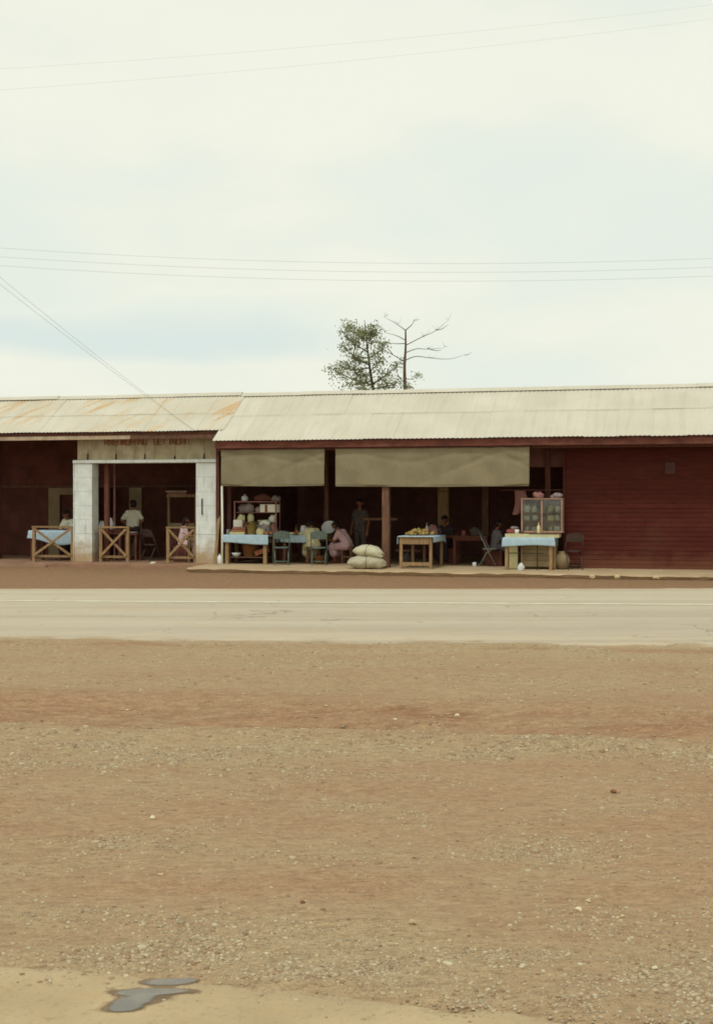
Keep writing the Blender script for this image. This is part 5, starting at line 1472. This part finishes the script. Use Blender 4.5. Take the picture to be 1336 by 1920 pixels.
for px, py, mm, s, lab in stones:
    Yg = 1.75 * 2450 / (py - 937); Xg = (px - 668) / 2450 * Yg
    rn2 = random.Random(px)
    o = link('stone', rock_mb(s, rn2), mm)
    zz = float(ground_z(np.array([Xg]), np.array([Yg]))[0])
    o.location = (Xg, Yg, zz + s * .35); o.rotation_euler = (0, 0, rn2.uniform(0, 6)); tag(o, lab, 'stone', 'loose stones on the dirt')

def pebbles(n, y0, y1, smin, smax, thr, seed):
    rg = np.random.default_rng(seed)
    Yp = y0 * (y1 / y0) ** rg.random(n * 3)
    Xp = (rg.random(n * 3) * 2 - 1) * (.30 * Yp + .5)
    gm, rm, _ = ground_mask(Xp, Yp)
    cl = fbm(Xp * 3.1 + 8, Yp * 4.4, 3)
    pat = fbm(Xp * .9 + 21, Yp * 1.5 + 4, 4)
    p = np.clip(gm * 1.1 - .12, .04, 1) * (1 - .6 * rm) * (.25 + 1.2 * sstep(.42, .66, cl)) * (.45 + .9 * sstep(.36, .62, pat))
    ok = (rg.random(n * 3) < p * thr) & (Yp > apron_edge(Xp) - .02 - .30 * rg.random(n * 3) ** 5) & (Yp < road_near(Xp) + .15 + .35 * rg.random(n * 3) ** 2)
    Xp, Yp = Xp[ok][:n], Yp[ok][:n]; k = len(Xp)
    s = smin + (smax - smin) * rg.random(k) ** 4.5
    cube = np.array([[x, y, z] for z in (-1, 1) for y in (-1, 1) for x in (-1, 1)], float) * .72
    Fc = np.array([(0, 2, 3, 1), (4, 5, 7, 6), (0, 1, 5, 4), (2, 6, 7, 3), (0, 4, 6, 2), (1, 3, 7, 5)])
    Vp = cube[None] * (1 + .45 * (rg.random((k, 8, 3)) - .5)); Vp[:, 4:, :2] *= (.55 + .35 * rg.random((k, 1, 1)))
    Vp = Vp * (np.array([1.1, 1.1, .42])[None, None] * (.8 + .5 * rg.random((k, 1, 3)))) * s[:, None, None]
    a = rg.random(k) * 6.283; ca, sa = np.cos(a)[:, None], np.sin(a)[:, None]
    x, y = Vp[..., 0] * ca - Vp[..., 1] * sa, Vp[..., 0] * sa + Vp[..., 1] * ca
    z = Vp[..., 2] + (np.where(Yp > road_near(Xp), np.maximum(road_z(Xp, Yp), ground_z(Xp, Yp)), np.where(Yp < apron_edge(Xp) + .02, np.maximum(ground_z(Xp, Yp), -.010), ground_z(Xp, Yp))) + s * .05)[:, None]
    V = np.stack([x + Xp[:, None], y + Yp[:, None], z], -1).reshape(-1, 3)
    F = (Fc[None] + (np.arange(k) * 8)[:, None, None]).reshape(-1, 4)
    pal = np.array([srgb(194, 178, 146), srgb(178, 158, 126), srgb(166, 138, 110), srgb(204, 192, 160), srgb(154, 122, 96), srgb(172, 156, 128)])
    c = pal[rg.choice(6, k, p=[.30, .26, .14, .16, .04, .10])] * (.74 + .24 * rg.random((k, 1)))
    Cc = np.concatenate([np.repeat(c, 8, 0), np.ones((k * 8, 1))], 1)
    return V, F, Cc
parts = [pebbles(60000, 4.3, 9.5, .0022, .011, 1.0, 1), pebbles(1600, 4.3, 9.5, .006, .020, .8, 2), pebbles(14000, 8.0, 16.6, .004, .020, 1.0, 3)]
off = 0; Vs, Fs, Cs = [], [], []
for V, F, C in parts:
    Vs.append(V); Fs.append(F + off); Cs.append(C); off += len(V)
gr = link('gravel', fast_mesh('gravel', np.concatenate(Vs), np.concatenate(Fs), np.concatenate(Cs)), 'pebble')
tag(gr, 'loose pale gravel scattered over the dirt lot', 'gravel', None, 'stuff')
# rubble along the broken walkway edge
for k, u_ in enumerate((6.0, 6.55, 7.4)):
    rn2 = random.Random(90 + k); o = link('stone', rock_mb(.085, rn2), 'stone_pale'); place(o, u_, -1.72 - .028 * (u_ + 4) - .14, .02)
    tag(o, ['pale lump of broken concrete at the walkway edge, leftmost of three', 'pale lump of broken concrete at the walkway edge, middle of three', 'pale lump of broken concrete at the walkway edge, rightmost of three'][k], 'rubble', 'rubble at the walkway edge')
